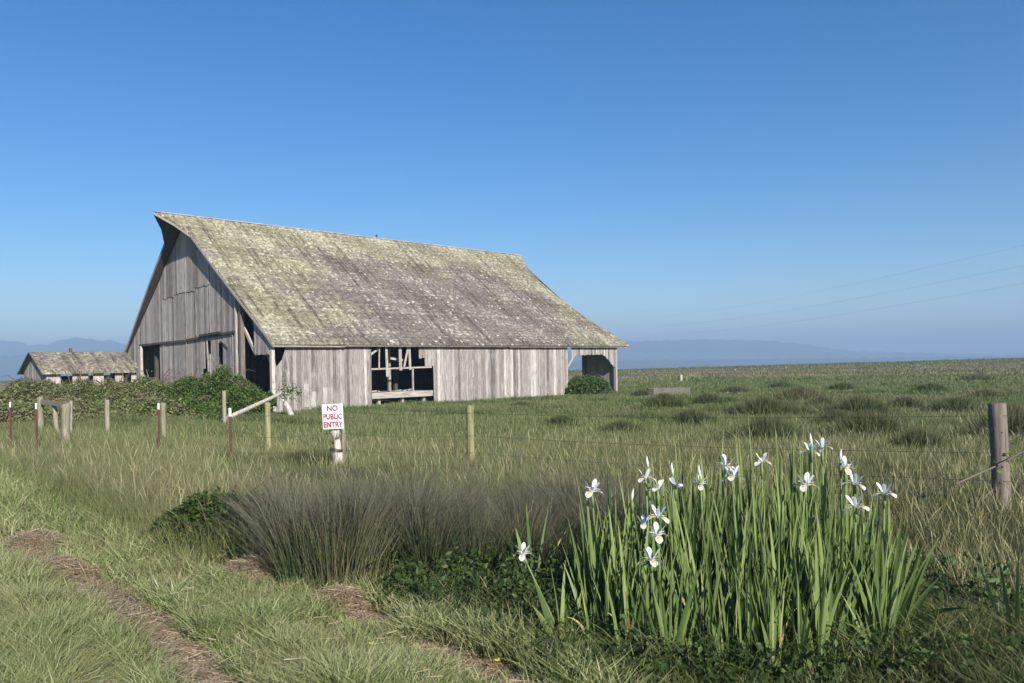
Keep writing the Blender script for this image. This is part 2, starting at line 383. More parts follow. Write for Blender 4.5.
# ------------------------------------------------------------------ barn  (local: x along the ridge, y across, z up)
CX, CY, TH = -13.096, 43.489, .787
W, L, ZR = 21.17, 30.6, 12.10; HW = W / 2
barn = empty('barn', (CX, CY, 0), TH)
tag(barn, 'big weathered grey wooden barn with a steep mossy shingle roof', 'barn')
EA = .35; SL = 8.48 / (HW + EA)
def zroof(y): return ZR - SL * abs(y - HW)
nr = [(-.4, -.15), (.33, -.14), (3.22, -.34), (5.7, -.50), (8.6, -.62), (9.61, -1.2), (HW, -2.05)]
fr = [(-.4, 31.8), (.2, 31.55), (2.3, 30.1), (5.0, 29.25), (7.0, 29.1), (9.0, 29.55), (HW, 30.45)]
def s_near(y):
    yy = y if y <= HW else W - y
    return float(np.interp(yy, [p[0] for p in nr], [p[1] for p in nr]))
def s_far(y):
    yy = y if y <= HW else W - y
    return float(np.interp(yy, [p[0] for p in fr], [p[1] for p in fr]))

def siding(fixed, along, u0, u1, zb, zt, holes=(), bw=(.17, .30), thick=.025, jit=.012, gap=.006, out=-1, shear=0.0):
    """vertical boards on the plane <axis>=fixed; along 'x' or 'y'; zb, zt functions of u; holes (u0,u1,z0,z1)"""
    mb = MB(); u = u0
    while u < u1 - .02:
        w_ = min(random.uniform(*bw), u1 - u); ua_, ub_ = u + gap / 2, u + w_ - gap / 2; um = (ua_ + ub_) / 2
        iv = [(zb(um) + random.uniform(-.04, .04), None)]
        segs = [(iv[0][0], min(zt(ua_), zt(ub_), 99), zt(ua_), zt(ub_))]
        for (h0, h1, z0, z1) in holes:
            if h0 <= um <= h1:
                z0 += random.uniform(-.07, .05) if z0 > .01 else 0; z1 += random.uniform(-.03, .03); ns = []
                for (a, tt, ta, tb) in segs:
                    if z1 <= a or z0 >= tt: ns.append((a, tt, ta, tb)); continue
                    if z0 > a: ns.append((a, z0, z0, z0))
                    if z1 < tt: ns.append((z1, tt, ta, tb))
                segs = ns
        off = fixed + out * random.uniform(0, jit); tn = min(1, max(0, random.gauss(.5, .33)))
        lean = random.gauss(0, shear)
        for (a, tt, ta, tb) in segs:
            if tt - a < .03: continue
            o2 = off + out * thick; lo, hi = min(off, o2), max(off, o2)
            if along == 'x':
                mb.hexa([(ua_ + lean, lo, a), (ub_ + lean, lo, a), (ub_ + lean, hi, a), (ua_ + lean, hi, a), (ua_, lo, ta), (ub_, lo, tb), (ub_, hi, tb), (ua_, hi, ta)], tn)
            else:
                mb.hexa([(lo, ua_, a), (hi, ua_, a), (hi, ub_, a), (lo, ub_, a), (lo, ua_, ta), (hi, ua_, ta), (hi, ub_, tb), (lo, ub_, tb)], tn)
        u += w_
    return mb

# long side facing the road
SH = [(6.5, 11.3, -1, 3.6)]
def ztop_side(u):
    if .08 < u < .85: return 2.15 + (u - .08) / .77 * .85 if u < .8 else 3.42
    return 3.44
mb = siding(0, 'x', .06, 6.5, lambda u: -.25, ztop_side, bw=(.16, .34), shear=.01)
mb2 = siding(0, 'x', 11.3, 24.35, lambda u: -.25, lambda u: 3.44, bw=(.15, .32), shear=.012)
mb3 = siding(0, 'x', 10.15, 11.3, lambda u: 2.75 if u < 10.7 else 2.2, lambda u: 3.44)
mb2.build('side_wall', M_side, barn); mb3.build('side_wall', M_side, barn)
sw = mb.build('side_wall', M_side, barn); sw['label'] = 'long sunlit side wall of grey vertical boards'
# patched second skin of short boards nailed on low down, and a few pale repairs
mb = MB()
for (u, a, z) in [(1.9, .05, 1.35), (2.35, .0, .9), (3.1, .05, 1.1), (8.0, 9, 9)]:
    if a < 5: mb.box(u, u + .3, -.072, -.047, a, z, .9)
for u, z0, z1 in [(4.25, .1, 3.3), (14.6, 1.4, 2.6), (17.9, .2, 3.38), (21.2, .6, 3.3), (23.9, .0, 3.4)]: mb.box(u, u + .16, -.072, -.047, z0, z1, .75)
mb.each('patch_board', M_side, barn)
# header over the open end bay
def zb_head(u):
    if u < 25.5: return 2.85 - (25.5 - u) * .9
    if u > 28.9: return 2.85 - min(1, (u - 28.9) / 1.3) * .95
    return 2.86
mb = siding(0, 'x', 24.95, 30.55, zb_head, lambda u: 3.40, bw=(.14, .24)); mb.build('header_boards', M_side, barn)
# gable wall facing the left
GH = [(15.3, 18.25, -1, 4.02), (7.35, 8.25, 2.0, 4.0), (5.75, 6.5, 2.5, 3.85), (8.25, 8.5, 1.7, 2.3)]
def zg(u): return zroof(u) - .30
def seam(u): return 7.05 if u > 12.6 else (7.22 if u > 9.6 else 7.42)
mb = siding(0, 'y', 4.1, 7.4, lambda u: -.25, zg, GH, bw=(.2, .34))
for part in (siding(0, 'y', 14.45, 21.1, lambda u: -.25, zg, GH, bw=(.2, .34)),
             siding(0, 'y', 7.4, 14.45, lambda u: -.25, lambda u: seam(u) + .12, GH, bw=(.22, .36)),
             siding(-.045, 'y', 7.4, 14.45, seam, zg, (), bw=(.22, .36))):
    n = len(mb.v); mb.v += part.v; mb.t += part.t; mb.f += [tuple(i + n for i in f) for f in part.f]
gw = mb.build('gable_wall', M_gable, barn); gw['label'] = 'front gable wall of grey boards with dark doorway and broken windows'
mb = siding(0, 'y', .12, 1.9, lambda u: 3.05, zg, ()); mb.build('corner_panel', M_gable, barn)
# door track, posts, battens of the gable
mb = MB(); mb.bar((-.10, 18.7, 4.05), (-.10, 10.9, 4.13), .1, .14, .3); mb.bar((-.11, 10.7, 4.16), (-.11, 4.0, 4.42), .1, .14, .3)
mb.bar((-.17, 8.6, 4.36), (-.17, 5.7, 4.45), .12, .13, .0); mb.each('door_track', M_dark, barn)
mb = MB(); mb.box(-.2, -.05, 18.26, 18.48, -.2, 4.0, .9); mb.build('door_post', M_pale, barn)
mb = MB()
for y, z0, z1, w_ in [(10.8, 0, 9.2, .09), (14.45, 0, 7.0, .05), (7.35, 4.5, 7.3, .05), (4.4, 0, 4.4, .09), (9.3, 4.4, 7.0, .05)]: mb.box(-.10, -.078, y - w_ / 2, y + w_ / 2, z0, z1, .5)
mb.each('batten', M_gable, barn)
mb = MB(); mb.bar((-.1, 5.95, 4.0), (-.14, 4.9, 3.6), .04, .10, .2); mb.bar((-.1, 12.0, 1.2), (-.12, 12.1, -.1), .12, .1, .2)
mb.bar((-.05, 7.9, 4.0), (-.07, 7.7, 2.1), .05, .14, .6); mb.bar((-.05, 7.5, 3.2), (-.07, 7.45, .9), .05, .16, .6); mb.each('loose_board', M_gable, barn)
for y, w_, m_ in ((4.0, .16, M_gable), (3.42, .26, M_post)):
    mb = MB(); mb.box(-.12, .12, y - w_ / 2, y + w_ / 2, -.25, zroof(y) - .35, .7); mb.build('door_post', m_, barn)
mb = MB(); mb.box(-.03, .16, -.05, .17, -.25, 3.5, .95); mb.build('corner_post', M_pale, barn)
mb = MB(); mb.box(30.42, 30.62, -.04, .18, -.2, 3.5, .7); mb.build('corner_post', M_side, barn)
mb = MB(); mb.box(24.3, 24.48, -.04, .16, -.2, 3.45, .8); mb.build('bay_post', M_side, barn)
mb = MB(); mb.bar((.1, 3.3, 4.6), (.1, 1.9, 3.0), .10, .18, .9); mb.bar((.6, 3.1, 4.9), (.6, 1.2, 2.6), .10, .16, .7); mb.bar((.3, 1.9, 4.9), (.3, 3.3, 5.9), .08, .12, .7); mb.each('brace', M_gable, barn)
mb = MB(); mb.bar((24.45, .0, 1.9), (25.35, .0, 2.9), .09, .14, .8); mb.bar((30.4, .03, 1.9), (29.2, .03, 2.9), .09, .14, .5); mb.each('brace', M_side, barn)
# walls away from the camera
zl = lambda u: min(zg(u), 3.95)
mb = siding(30.62, 'y', .1, 3.7, lambda u: -.2, zl, (), out=1)
p2 = siding(28.9, 'y', 2.0, 19.2, lambda u: 3.75, zg, (), out=1); p3 = siding(30.62, 'y', 5.9, 21.1, lambda u: -.2, zl, (), out=1)
for part in (p2, p3):
    n = len(mb.v); mb.v += part.v; mb.t += part.t; mb.f += [tuple(i + n for i in f) for f in part.f]
mb.build('end_wall', M_gable, barn)
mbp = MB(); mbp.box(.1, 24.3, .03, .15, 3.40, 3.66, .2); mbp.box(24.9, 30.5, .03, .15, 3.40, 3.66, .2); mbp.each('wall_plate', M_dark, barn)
siding(21.15, 'x', .06, 30.55, lambda u: -.25, lambda u: 3.70, (), out=1, gap=.001).build('back_wall', M_side, barn)
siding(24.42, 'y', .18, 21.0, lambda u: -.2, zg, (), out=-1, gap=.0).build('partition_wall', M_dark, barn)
# side opening: loading platform, rail, hanging planks, inner posts
mb = MB(); mb.box(6.45, 11.28, .02, .16, .30, .66, .75)
for k in range(12): mb.box(6.45 + k * .4, 6.83 + k * .4, .17, 3.4, .60, .65, None)
mb.build('loading_platform', M_palex, barn)
mb = MB()
for x in (7.2, 9.0, 10.7): mb.box(x, x + .16, .3, .5, -.2, .59, .3)
for k in range(7): mb.bar((6.7 + k * .6, .8 + random.random(), .69), (7.3 + k * .6 + random.random() * .3, 1.2 + random.random(), .72), .08, .05, .8)
mb.each('floor_joist', M_pale, barn)
mb = MB(); mb.bar((6.45, .03, 2.10), (11.2, .03, 2.16), .06, .10, .85); mb.build('rail', M_palex, barn)
for (x0, z0, x1, z1, w_) in [(7.1, 3.45, 7.05, 2.12, .10), (7.62, 3.45, 7.66, 1.62, .17), (8.66, 3.45, 8.68, 1.98, .22), (9.3, 3.45, 8.95, 2.2, .13), (9.38, 3.45, 9.42, 2.02, .17)]:
    mb = MB(); mb.bar((x0, -.03, z0), (x1, -.04, z1), w_, .03, random.uniform(.6, 1), up=(0, 1, 0)); mb.each('hanging_plank', M_side, barn)
mb = MB(); mb.bar((6.5, .1, 2.95), (7.3, .1, 3.45), .07, .12, .9); mb.bar((9.72, .1, 2.12), (9.72, .1, .67), .09, .09, .8); mb.bar((9.0, 1.6, 3.4), (9.0, 1.6, .6), .16, .16, .5)
mb.bar((8.3, .5, 2.75), (9.4, .5, 2.6), .05, .14, .9); mb.each('frame_timber', M_side, barn)
mb = MB()
for x in (0.3, 6.4, 11.3, 16, 20.5):
    for y in (4.2, 8.5, 12.7, 17):
        mb.box(x, x + .22, y - .11, y + .11, -.2, zroof(y) - .45, .3)
for y in (4.2, 17): mb.box(.55, 24.3, y - .1, y + .1, 6.2, 6.42, .3)
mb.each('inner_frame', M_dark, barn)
# roof deck, shingles, fascia, rakes, ridge cap
roof = empty('roof', (0, 0, 0), 0, barn)
mb = MB(); ys = [-EA, .33, 1.8, 3.2, 4.5, 5.7, 7.2, 8.6, 9.61, HW]
for side in (0, 1):
    for a, c in zip(ys[:-1], ys[1:]):
        q = [(s_near(a), a), (s_far(a), a), (s_far(c), c), (s_near(c), c)]
        ps = [(x, y if side == 0 else W - y, zroof(y) - .16) for x, y in q] + [(x, y if side == 0 else W - y, zroof(y) - .05) for x, y in q]
        mb.hexa(ps, .4)
mb.build('roof_deck', M_dark, roof)
rows = 104; slope = math.hypot(HW + EA, 8.48)
def shingles(side, x_from=None, x_to=None):
    mb = MB(); sg = 1 if side == 0 else -1
    for r in range(rows):
        ro_ = random.gauss(0, .10) + (.12 if r % 9 == 0 else 0); q0 = r / rows; q1 = (r + 1.55) / rows
        y0 = -EA - .04 + (HW + EA) * q0; y1 = min(-EA + (HW + EA) * q1, HW)
        x = s_near(y0) - .03 + random.uniform(0, .1); xe = s_far(y0) + .02
        while x < xe:
            w_ = random.uniform(.08, .22); xe2 = min(x + w_ - .012, xe)
            if random.random() < .972:
                lift = .045 + random.random() ** 3 * .04; dy = random.gauss(0, .018)
                tn = min(.93, max(0, random.gauss(.45, .22) + ro_ + .15 * math.sin(x * .9 + r * .13))) if random.random() > .018 else random.uniform(.94, 1)
                zl = zroof(y0 + dy) ; zh = zroof(y1)
                Y0 = y0 + dy if side == 0 else W - y0 - dy; Y1 = y1 if side == 0 else W - y1
                j = random.uniform(-.01, .01)
                ps = [(x, Y0, zl - .03), (xe2, Y0, zl - .03), (xe2 + j, Y1, zh - .045), (x + j, Y1, zh - .045),
                      (x, Y0, zl + lift), (xe2, Y0, zl + lift), (xe2 + j, Y1, zh - .02), (x + j, Y1, zh - .02)]
                mb.hexa(ps, tn)
            x += w_
    return mb
sh = shingles(0).build('shingles', M_shin, roof)
def rake_strip():
    mb = MB()
    for r in range(int(rows)):
        q0 = r / rows; y0 = -EA - .04 + (HW + EA) * q0; y1 = min(y0 + .21, HW)
        for x0, x1 in ((s_near(y0) - .03, s_near(y0) + 1.5), (s_near(y0) + 1.5, s_far(y0))):
            mb.hexa([(x0, W - y0, zroof(y0) - .03), (x1, W - y0, zroof(y0) - .03), (x1, W - y1, zroof(y1) - .045), (x0, W - y1, zroof(y1) - .045),
                     (x0, W - y0, zroof(y0) + .07), (x1, W - y0, zroof(y0) + .07), (x1, W - y1, zroof(y1) - .02), (x0, W - y1, zroof(y1) - .02)])
    return mb
rake_strip().build('shingles', M_shin, roof)
mb = MB()                                                     # rake boards follow both slopes of the front
for side in (0, 1):
    for a, c in zip(ys[:-1], ys[1:]):
        f_ = (lambda y: y) if side == 0 else (lambda y: W - y)
        mb.bar((s_near(a) - .015, f_(a), zroof(a) - .10), (s_near(c) - .015, f_(c), zroof(c) - .10), .035, .13, .5, up=(0, 0, 1))
mb.build('rake_board', M_palex, roof)
mb = MB(); mb.bar((-2.05, HW, ZR + .015), (30.4, HW, ZR + .015), .16, .05, .9); mb.build('ridge_cap', M_palex, roof)
mb = MB(); mb.bar((-.12, -EA + .02, 3.50), (4.5, -EA + .02, 3.50), .04, .17, .98); mb.bar((4.52, -EA + .02, 3.51), (18, -EA + .02, 3.50), .04, .11, .45)
mb.bar((18.02, -EA + .02, 3.50), (31.7, -EA + .02, 3.50), .04, .13, .7); mb.each('fascia', M_palex, roof)
mb = MB(); mb.box(14.6, 14.7, HW - .05, HW + .05, ZR + .03, ZR + .26, .2); mb.build('lightning_knob', M_dark, roof)
mb = MB()
for x in np.arange(.9, 30, 1.2):
    for side in (0, 1):
        f_ = (lambda y: y) if side == 0 else (lambda y: W - y)
        mb.bar((x, f_(.15), zroof(.15) - .26), (x, f_(HW - .05), zroof(HW - .05) - .26), .06, .16, .3)
mb.each('rafter', M_dark, roof)

# ------------------------------------------------------------------ shed beyond the brambles
shed = empty('shed', (-29.98, 50.0, 0), TH); tag(shed, 'low old shed with lichen covered roof left of the barn', 'shed')
SR, SE, SB, SLn = 3.56, 2.20, 2.75, 5.5
def zs(y): return SR - (SR - SE) / SB * abs(y)
mb = siding(-SB + .35, 'x', .1, 5.3, lambda u: -.2, lambda u: 2.30, [(3.35, 4.1, .3, 3), (4.5, 4.9, .3, 3), (.9, 1.5, 1.5, 3), (2.4, 2.7, 1.4, 3)], out=-1); mb.build('wall', M_pale, shed)
siding(.1, 'y', -2.4, 2.4, lambda u: -.2, lambda u: zs(u) - .12, (), out=-1).build('gable_wall', M_gable, shed)
siding(5.3, 'y', -2.4, 2.4, lambda u: -.2, lambda u: zs(u) - .12, (), out=1).build('gable_wall', M_gable, shed)
siding(2.4, 'x', .1, 5.3, lambda u: -.2, lambda u: 2.0, (), out=1).build('wall', M_gable, shed)
mb = MB()
for sg in (-1, 1):
    for r in range(20):
        ya = (SB + .02) * (1 - r / 20); yb = max(0, ya - .23); x = -.25
        while x < SLn:
            w_ = random.uniform(.07, .18); tn = random.random() * .9
            lift = .03 + random.random() ** 3 * .05
            ps = [(x, sg * ya, zs(ya) - .04), (x + w_ - .01, sg * ya, zs(ya) - .04), (x + w_ - .01, sg * yb, zs(yb) - .05), (x, sg * yb, zs(yb) - .05),
                  (x, sg * ya, zs(ya) + lift), (x + w_ - .01, sg * ya, zs(ya) + lift), (x + w_ - .01, sg * yb, zs(yb) - .01), (x, sg * yb, zs(yb) - .01)]
            mb.hexa(ps, tn); x += w_
mb.build('roof', M_shin2, shed)
mb = MB(); mb.box(2.08, 2.22, -.1, .1, SR - .1, SR + .24, .5); mb.build('flue', M_brick, shed)

# ------------------------------------------------------------------ fence posts, wires, sign
def gz(x, y): return float(ground(x, y))
def round_post(name, u, ytop, Y, r, mat, label, cat='fence post', h=None, lean=(0, 0), rough=.0):
    top = at(u, ytop, Y); z0 = gz(top.x, Y)
    o_ = empty(name, (top.x, Y, z0)); tag(o_, label, cat)
    H = top.z - z0; mb = MB(); n = 9; pts = []; rad = []
    for k in range(n):
        q = k / (n - 1); pts.append((lean[0] * (1 - q) + random.gauss(0, rough), lean[1] * q + random.gauss(0, rough), -.25 + (H + .25) * q)); rad.append(r * (1 + random.gauss(0, rough * 3 + .012)))
    pts.append((0, lean[1], H + .012)); rad.append(r * .80)
    mb.tube(pts, rad, 12); mb.build('shaft', mat, o_, smooth=True)
    mb = MB()                                               # wire staples
    for q in (.45, .75): mb.box(-.010, .010, -r * 1.05, -r * .9, H * q, H * q + .012)
    mb.each('staple', M_wire, o_)
    return o_, H
round_post('fence_post', 997, 404, 8.6, .088, M_post, 'thick round brown post with wire at the right edge', lean=(.05, 0))
round_post('fence_post', 470, 406, 14.2, .068, M_postg, 'slim greenish round post standing between sign and iris clump')
round_post('fence_post', 267.5, 403, 18.0, .065, M_postg, 'yellowish wooden post between the sign and the red steel post with white top')
round_post('fence_post', 224, 391, 33, .08, M_log, 'short grey post against the brambles by the leaning pole')
round_post('fence_post', 163, 403, 25, .085, M_log, 'weathered wooden post directly behind a red steel post')
round_post('fence_post', 107, 400, 27, .075, M_log, 'lone slim grey post in the tall grass left of centre')
# rail brace of old posts at the far left
for (u, yt, Y, r, lb) in [(40, 397, 30, .11, 'pale wooden post carrying the left end of the old rail'), (65.5, 404, 24, .12, 'squat pale post in front of the right end of the old rail'), (70, 402, 27.5, .08, 'thin grey post behind the squat pale post'), (54, 405, 29, .08, 'short leaning prop under the middle of the old rail')]:
    round_post('fence_post', u, yt, Y, r, M_log, lb, lean=(.15 if u == 54 else 0, 0), rough=.01)
a, c = at(42, 402, 29.8), at(70, 405, 27.6); ro = empty('fence_rail', (a.x, a.y, a.z)); tag(ro, 'old horizontal grey rail on the short posts at far left', 'rail')
mb = MB(); mb.bar((0, 0, 0), c - a, .10, .16, .6); mb.build('plank', M_log, ro)
def tpost(u, ytop, Y, label):
    top = at(u, ytop, Y); z0 = gz(top.x, Y); o_ = empty('steel_fence_post', (top.x, Y, z0)); tag(o_, label, 'fence post', 'steel T posts')
    H = top.z - z0; mb = MB(); hw = .026
    mb.box(-hw, hw, -.004, .004, -.2, H - .16, .5); mb.box(-.004, .004, .0045, .05, -.2, H - .16, .5)
    for k in range(14): mb.box(-.012, .012, -.013, -.005, .1 + k * .055, .12 + k * .055)
    mb.build('shaft', M_tpost, o_)
    mb = MB(); mb.box(-hw, hw, -.004, .004, H - .159, H, .5); mb.box(-.004, .004, .0045, .05, H - .159, H, .5); mb.build('white_top', M_white, o_)
for a_ in [(230, 408, 15, 'tallest red steel post with white top, nearest one left of the sign'), (158.5, 403, 20, 'red steel post with white top just in front of a wooden post'), (36, 403, 21, 'red steel post with white top below the old rail'), (10, 402, 24, 'leftmost dull red steel post in the tall grass')]: tpost(*a_)
# sign post (rough driftwood) and sign
p = at(336, 404, 14.6); z0 = gz(p.x, 14.6); sp_ = empty('sign_post', (p.x, 14.6, z0)); tag(sp_, 'rough bleached log post that carries the sign', 'post')
H = p.z - z0; mb = MB(); pts = []; rad = []
for k in range(14):
    q = k / 13; pts.append((.035 * math.sin(q * 5) - .015, .02 * math.cos(q * 7), -.2 + (H + .2) * q)); rad.append(.112 + .030 * math.sin(q * 9 + 1) - .025 * q + random.gauss(0, .008))
mb.tube(pts, rad, 11, .9); mb.tube([(-.05, -.10, .42), (.06, -.125, .55), (.07, -.10, .75)], [.03, .035, .02], 6, .2); mb.build('shaft', M_pale, sp_, smooth=True)
mb = MB(); mb.tube([(.11, .02, -.2), (.13, .0, H * .5), (.10, -.02, H * .96)], [.045, .04, .03], 8, .6); mb.build('split_side', M_log, sp_, smooth=True)
mb = MB()
for z_ in (.28, .3, .32): mb.tube([(.125 * math.cos(a_), .125 * math.sin(a_), z_ + .02 * math.sin(a_ * 2)) for a_ in np.linspace(0, 2 * PI, 14)], .006, 4)
mb.build('wire_wrap', M_wire, sp_)
sg_ = empty('sign', at(332.8, 416.5, 14.44)); sg_.rotation_euler = (0, math.radians(-3.0 + 1.0), math.radians(-6)); tag(sg_, 'small white sign with red NO PUBLIC ENTRY lettering on the log post', 'sign')
sw_, sh_ = .385, .455
mb = MB(); mb.box(-sw_ / 2, sw_ / 2, -.004, .006, -sh_ / 2, sh_ / 2, .5); pan = mb.build('panel', M_signw, sg_)
mb = MB()
for x, z_ in ((0.02, .195), (0.04, -.205)): mb.tube([(x, -.004, z_), (x, -.009, z_)], .007, 6)
mb.each('nail', M_wire, sg_)
dg = bpy.context.evaluated_depsgraph_get
for txt, z_, sx in (('NO', .105, .95), ('PUBLIC', -.045, .80), ('ENTRY', -.190, .84)):
    cu = bpy.data.curves.new('lettering', 'FONT'); cu.body = txt; cu.size = .135; cu.align_x = 'CENTER'; cu.extrude = .0015; cu.offset = .0035; cu.space_character = 1.02
    tmp = bpy.data.objects.new('tmp', cu); col.objects.link(tmp); bpy.context.view_layer.update()
    me = bpy.data.meshes.new_from_object(tmp.evaluated_get(bpy.context.evaluated_depsgraph_get())); bpy.data.objects.remove(tmp)
    lo = link_mesh('lettering', me, M_signr, sg_); me.materials.clear(); me.materials.append(M_signr)
    lo.rotation_euler = (PI / 2, 0, 0); lo.location = (0.0, -.0075, z_); lo.scale = (sx, 1, 1)
# strands of wire between the posts of the near fence
pp = at(997, 404, 8.6); qq = at(470, 406, 14.2); ss = at(336, 404, 14.6); rr = at(230, 408, 15)
wl = [('upper rusty barbed wire strand running from right post to the sign post', .02), ('middle rusty barbed wire strand running from right post to the sign post', .42), ('lowest rusty barbed wire strand running from right post to the sign post', .72)]
for lb, dz in wl:
    P3 = [pp + Vector((3.5, -2.2, 0)), pp, qq, ss, rr]; pts = []
    for A_, B_ in zip(P3[:-1], P3[1:]):
        for k in range(12):
            q = k / 12; pp_ = A_.lerp(B_, q); pp_.z -= dz + .10 + .05 * math.sin(PI * q); pp_.y -= .08; pts.append(pp_)
    mb = MB(); mb.tube(pts, .0028, 4)
    for A_, B_ in zip(pts[:-1], pts[1:]):
        for k in range(3):
            c_ = A_.lerp(B_, (k + .5) / 3); mb.bar(c_ + Vector((0, 0, -.018)), c_ + Vector((.012, .005, .018)), .002, .002)
    tag(mb.build('barbed_wire', M_wire), lb, 'wire')
# cane with leaves across the right post
mb = MB(); cp = [at(956, 484, 8.3), at(965, 480, 8.3), at(978, 474, 8.35), at(992, 468, 8.4), at(1008, 460, 8.4), at(1022, 452, 8.45), at(1036, 448, 8.5)]
mb.tube(cp, [.012, .012, .011, .01, .008, .007, .005], 6); cn = mb.build('bramble_cane', M_dry); tag(cn, 'thin leafy bramble cane hooked over the fence wire at the right post', 'cane')
LP = np.array([tuple(at(u, v, 8.3 + random.uniform(-.05, .05))) for u, v in [(995, 462), (1000, 472), (988, 466), (1010, 452), (1016, 447), (1020, 458), (1004, 455), (1013, 466), (1020, 440), (1008, 462)]])
link_mesh('leaf', leaf_cards('leaf', LP, np.full(len(LP), .05), rng.uniform(.6, 1, len(LP)), 0, 1.4), M_bush, cn)
# pole leaning towards the barn corner, and the twisted branch beside it
a, c = at(236, 414, 36), at(284, 392, 40.5); po = empty('leaning_pole', a); tag(po, 'bleached pole leaning up from the grass to the barn corner', 'pole')
mb = MB(); mb.tube([(-.6, -.5, -.35), (0, 0, 0), (c - a) * .5, c - a], [.10, .10, .09, .07], 8, .9); mb.build('shaft', M_pale, po)
a = at(288, 410, 40.0); br = empty('twisted_branch', (a.x, a.y, 0)); tag(br, 'crooked dead branch with green creeper at the barn corner', 'branch')
mb = MB(); mb.tube([(.2, 0, -.2), (.0, 0, .3), (-.25, 0, .7), (-.1, 0, 1.0), (-.2, 0, 1.15)], [.14, .12, .10, .08, .04], 8, .9); mb.tube([(-.2, 0, 1.1), (.3, 0, 1.25), (.6, 0, 1.2)], [.05, .04, .02], 6, .4); mb.build('wood', M_pale, br)
q = rng.normal(size=(260, 3)) * np.array([.32, .15, .22]) + np.array([.15, -.1, 1.05]); link_mesh('creeper', leaf_cards('creeper', q, rng.uniform(.05, .1, 260), rng.random(260)), M_bush, br)

# concrete trough in the pasture and small far posts
a = at(648, 392, 57); zt = gz(a.x + 1.2, 57)
tr_ = empty('water_trough', (a.x + 1.45, 57, zt), math.radians(-4)); tag(tr_, 'low rectangular concrete trough alone in the pasture right of the barn', 'trough')
mb = MB(); l_, d_, h_ = 1.45, .6, .46
for x0, x1, y0, y1 in ((-l_, l_, -d_, -d_ + .12), (-l_, l_, d_ - .12, d_), (-l_, -l_ + .12, -d_ + .12, d_ - .12), (l_ - .12, l_, -d_ + .12, d_ - .12)): mb.box(x0, x1, y0, y1, -.15, h_, .5)
mb.build('basin', M_conc, tr_)
mb = MB(); mb.box(-l_ - .03, -l_ + .35, -d_ - .04, -d_ - .003, .0, h_ - .02, .1); mb.build('dark_end_plate', M_dark, tr_)
for (u, yt, Y, lb) in [(681, 375, 90, 'small pale post just behind the concrete trough'), (735, 369, 150, 'tiny far post on the brown marsh strip, middle of the pasture'), (818, 367, 170, 'tiny far post on the skyline right of the pasture middle')]:
    round_post('field_post', u, yt, Y, .16 if Y < 100 else .2, M_pale, lb, 'post')
# power lines far to the right
for lb, A_, B_, Y1, Y2 in [('highest faint power line in the sky at right', (1060, 237), (640, 318), 260, 700), ('second faint power line, below the highest one', (1060, 258), (640, 327), 260, 700), ('lowest faint power line above the hills at right', (1060, 277), (640, 335), 260, 700)]:
    a, c = at(*A_, Y1), at(*B_, Y2); pts = []
    for k in range(25):
        q = k / 24; p_ = a.lerp(c, q); p_.z -= 4.5 * math.sin(PI * q); pts.append(p_)
    mb = MB(); mb.tube(pts, .022, 4); tag(mb.build('power_line', M_cable), lb, 'power line', 'power lines in the sky')

# ------------------------------------------------------------------ shrubs
def lumps_points(n, lumps, shell=.55):
    w_ = np.array([l[3] * l[4] * l[5] for l in lumps]) ** (2 / 3); k = rng.choice(len(lumps), n, p=w_ / w_.sum())
    L_ = np.array(lumps)[k]; d_ = rng.normal(size=(n, 3)); d_ /= np.linalg.norm(d_, axis=1)[:, None]
    r = (shell + (1.08 - shell) * rng.random(n) ** .7) * (1 + abs(rng.normal(size=n)) * .16)
    return L_[:, :3] + d_ * L_[:, 3:] * r[:, None]
def shrub(name, loc, rad, h, nleaf, size, mat, label, cat, group=None, canes=14, stems=M_dry):
    o_ = empty(name, loc); tag(o_, label, cat, group)
    lumps = [(0, 0, h * .36, rad * .8, rad * .6, h * .42)]
    for k in range(20):
        a_ = random.uniform(0, 2 * PI); rr_ = random.uniform(.2, 1.15) * rad; hh = h * random.uniform(.40, 1.02)
        lumps.append((math.cos(a_) * rr_, math.sin(a_) * rr_ * .7, hh - h * .25, rad * random.uniform(.12, .32), rad * random.uniform(.12, .3), h * random.uniform(.10, .24)))
    P_ = lumps_points(nleaf, lumps); P_[:, 2] *= 1 - .38 * np.clip((P_[:, 0] / rad) ** 2, 0, 1.4); P_ = P_[P_[:, 2] > -.05]
    n_ = len(P_); link_mesh('foliage', leaf_cards('foliage', P_, np.exp(rng.normal(-.1, .38, n_)) * size, np.clip(rng.normal(.5, .25, n_), 0, 1)), mat, o_)
    mb = MB()
    for k in range(canes):
        a_ = random.uniform(0, 2 * PI); r1 = random.uniform(.3, 1.15) * rad; top = h * random.uniform(.7, 1.12)
        pts = [(r1 * math.cos(a_) * q, r1 * math.sin(a_) * .7 * q, top * math.sin(min(1.9, q * 2.0))) for q in (0, .25, .5, .75, 1)]
        mb.tube(pts, [.017 * rad, .014 * rad, .011 * rad, .008 * rad, .003 * rad], 5)
    mb.build('canes', stems, o_)
    return o_
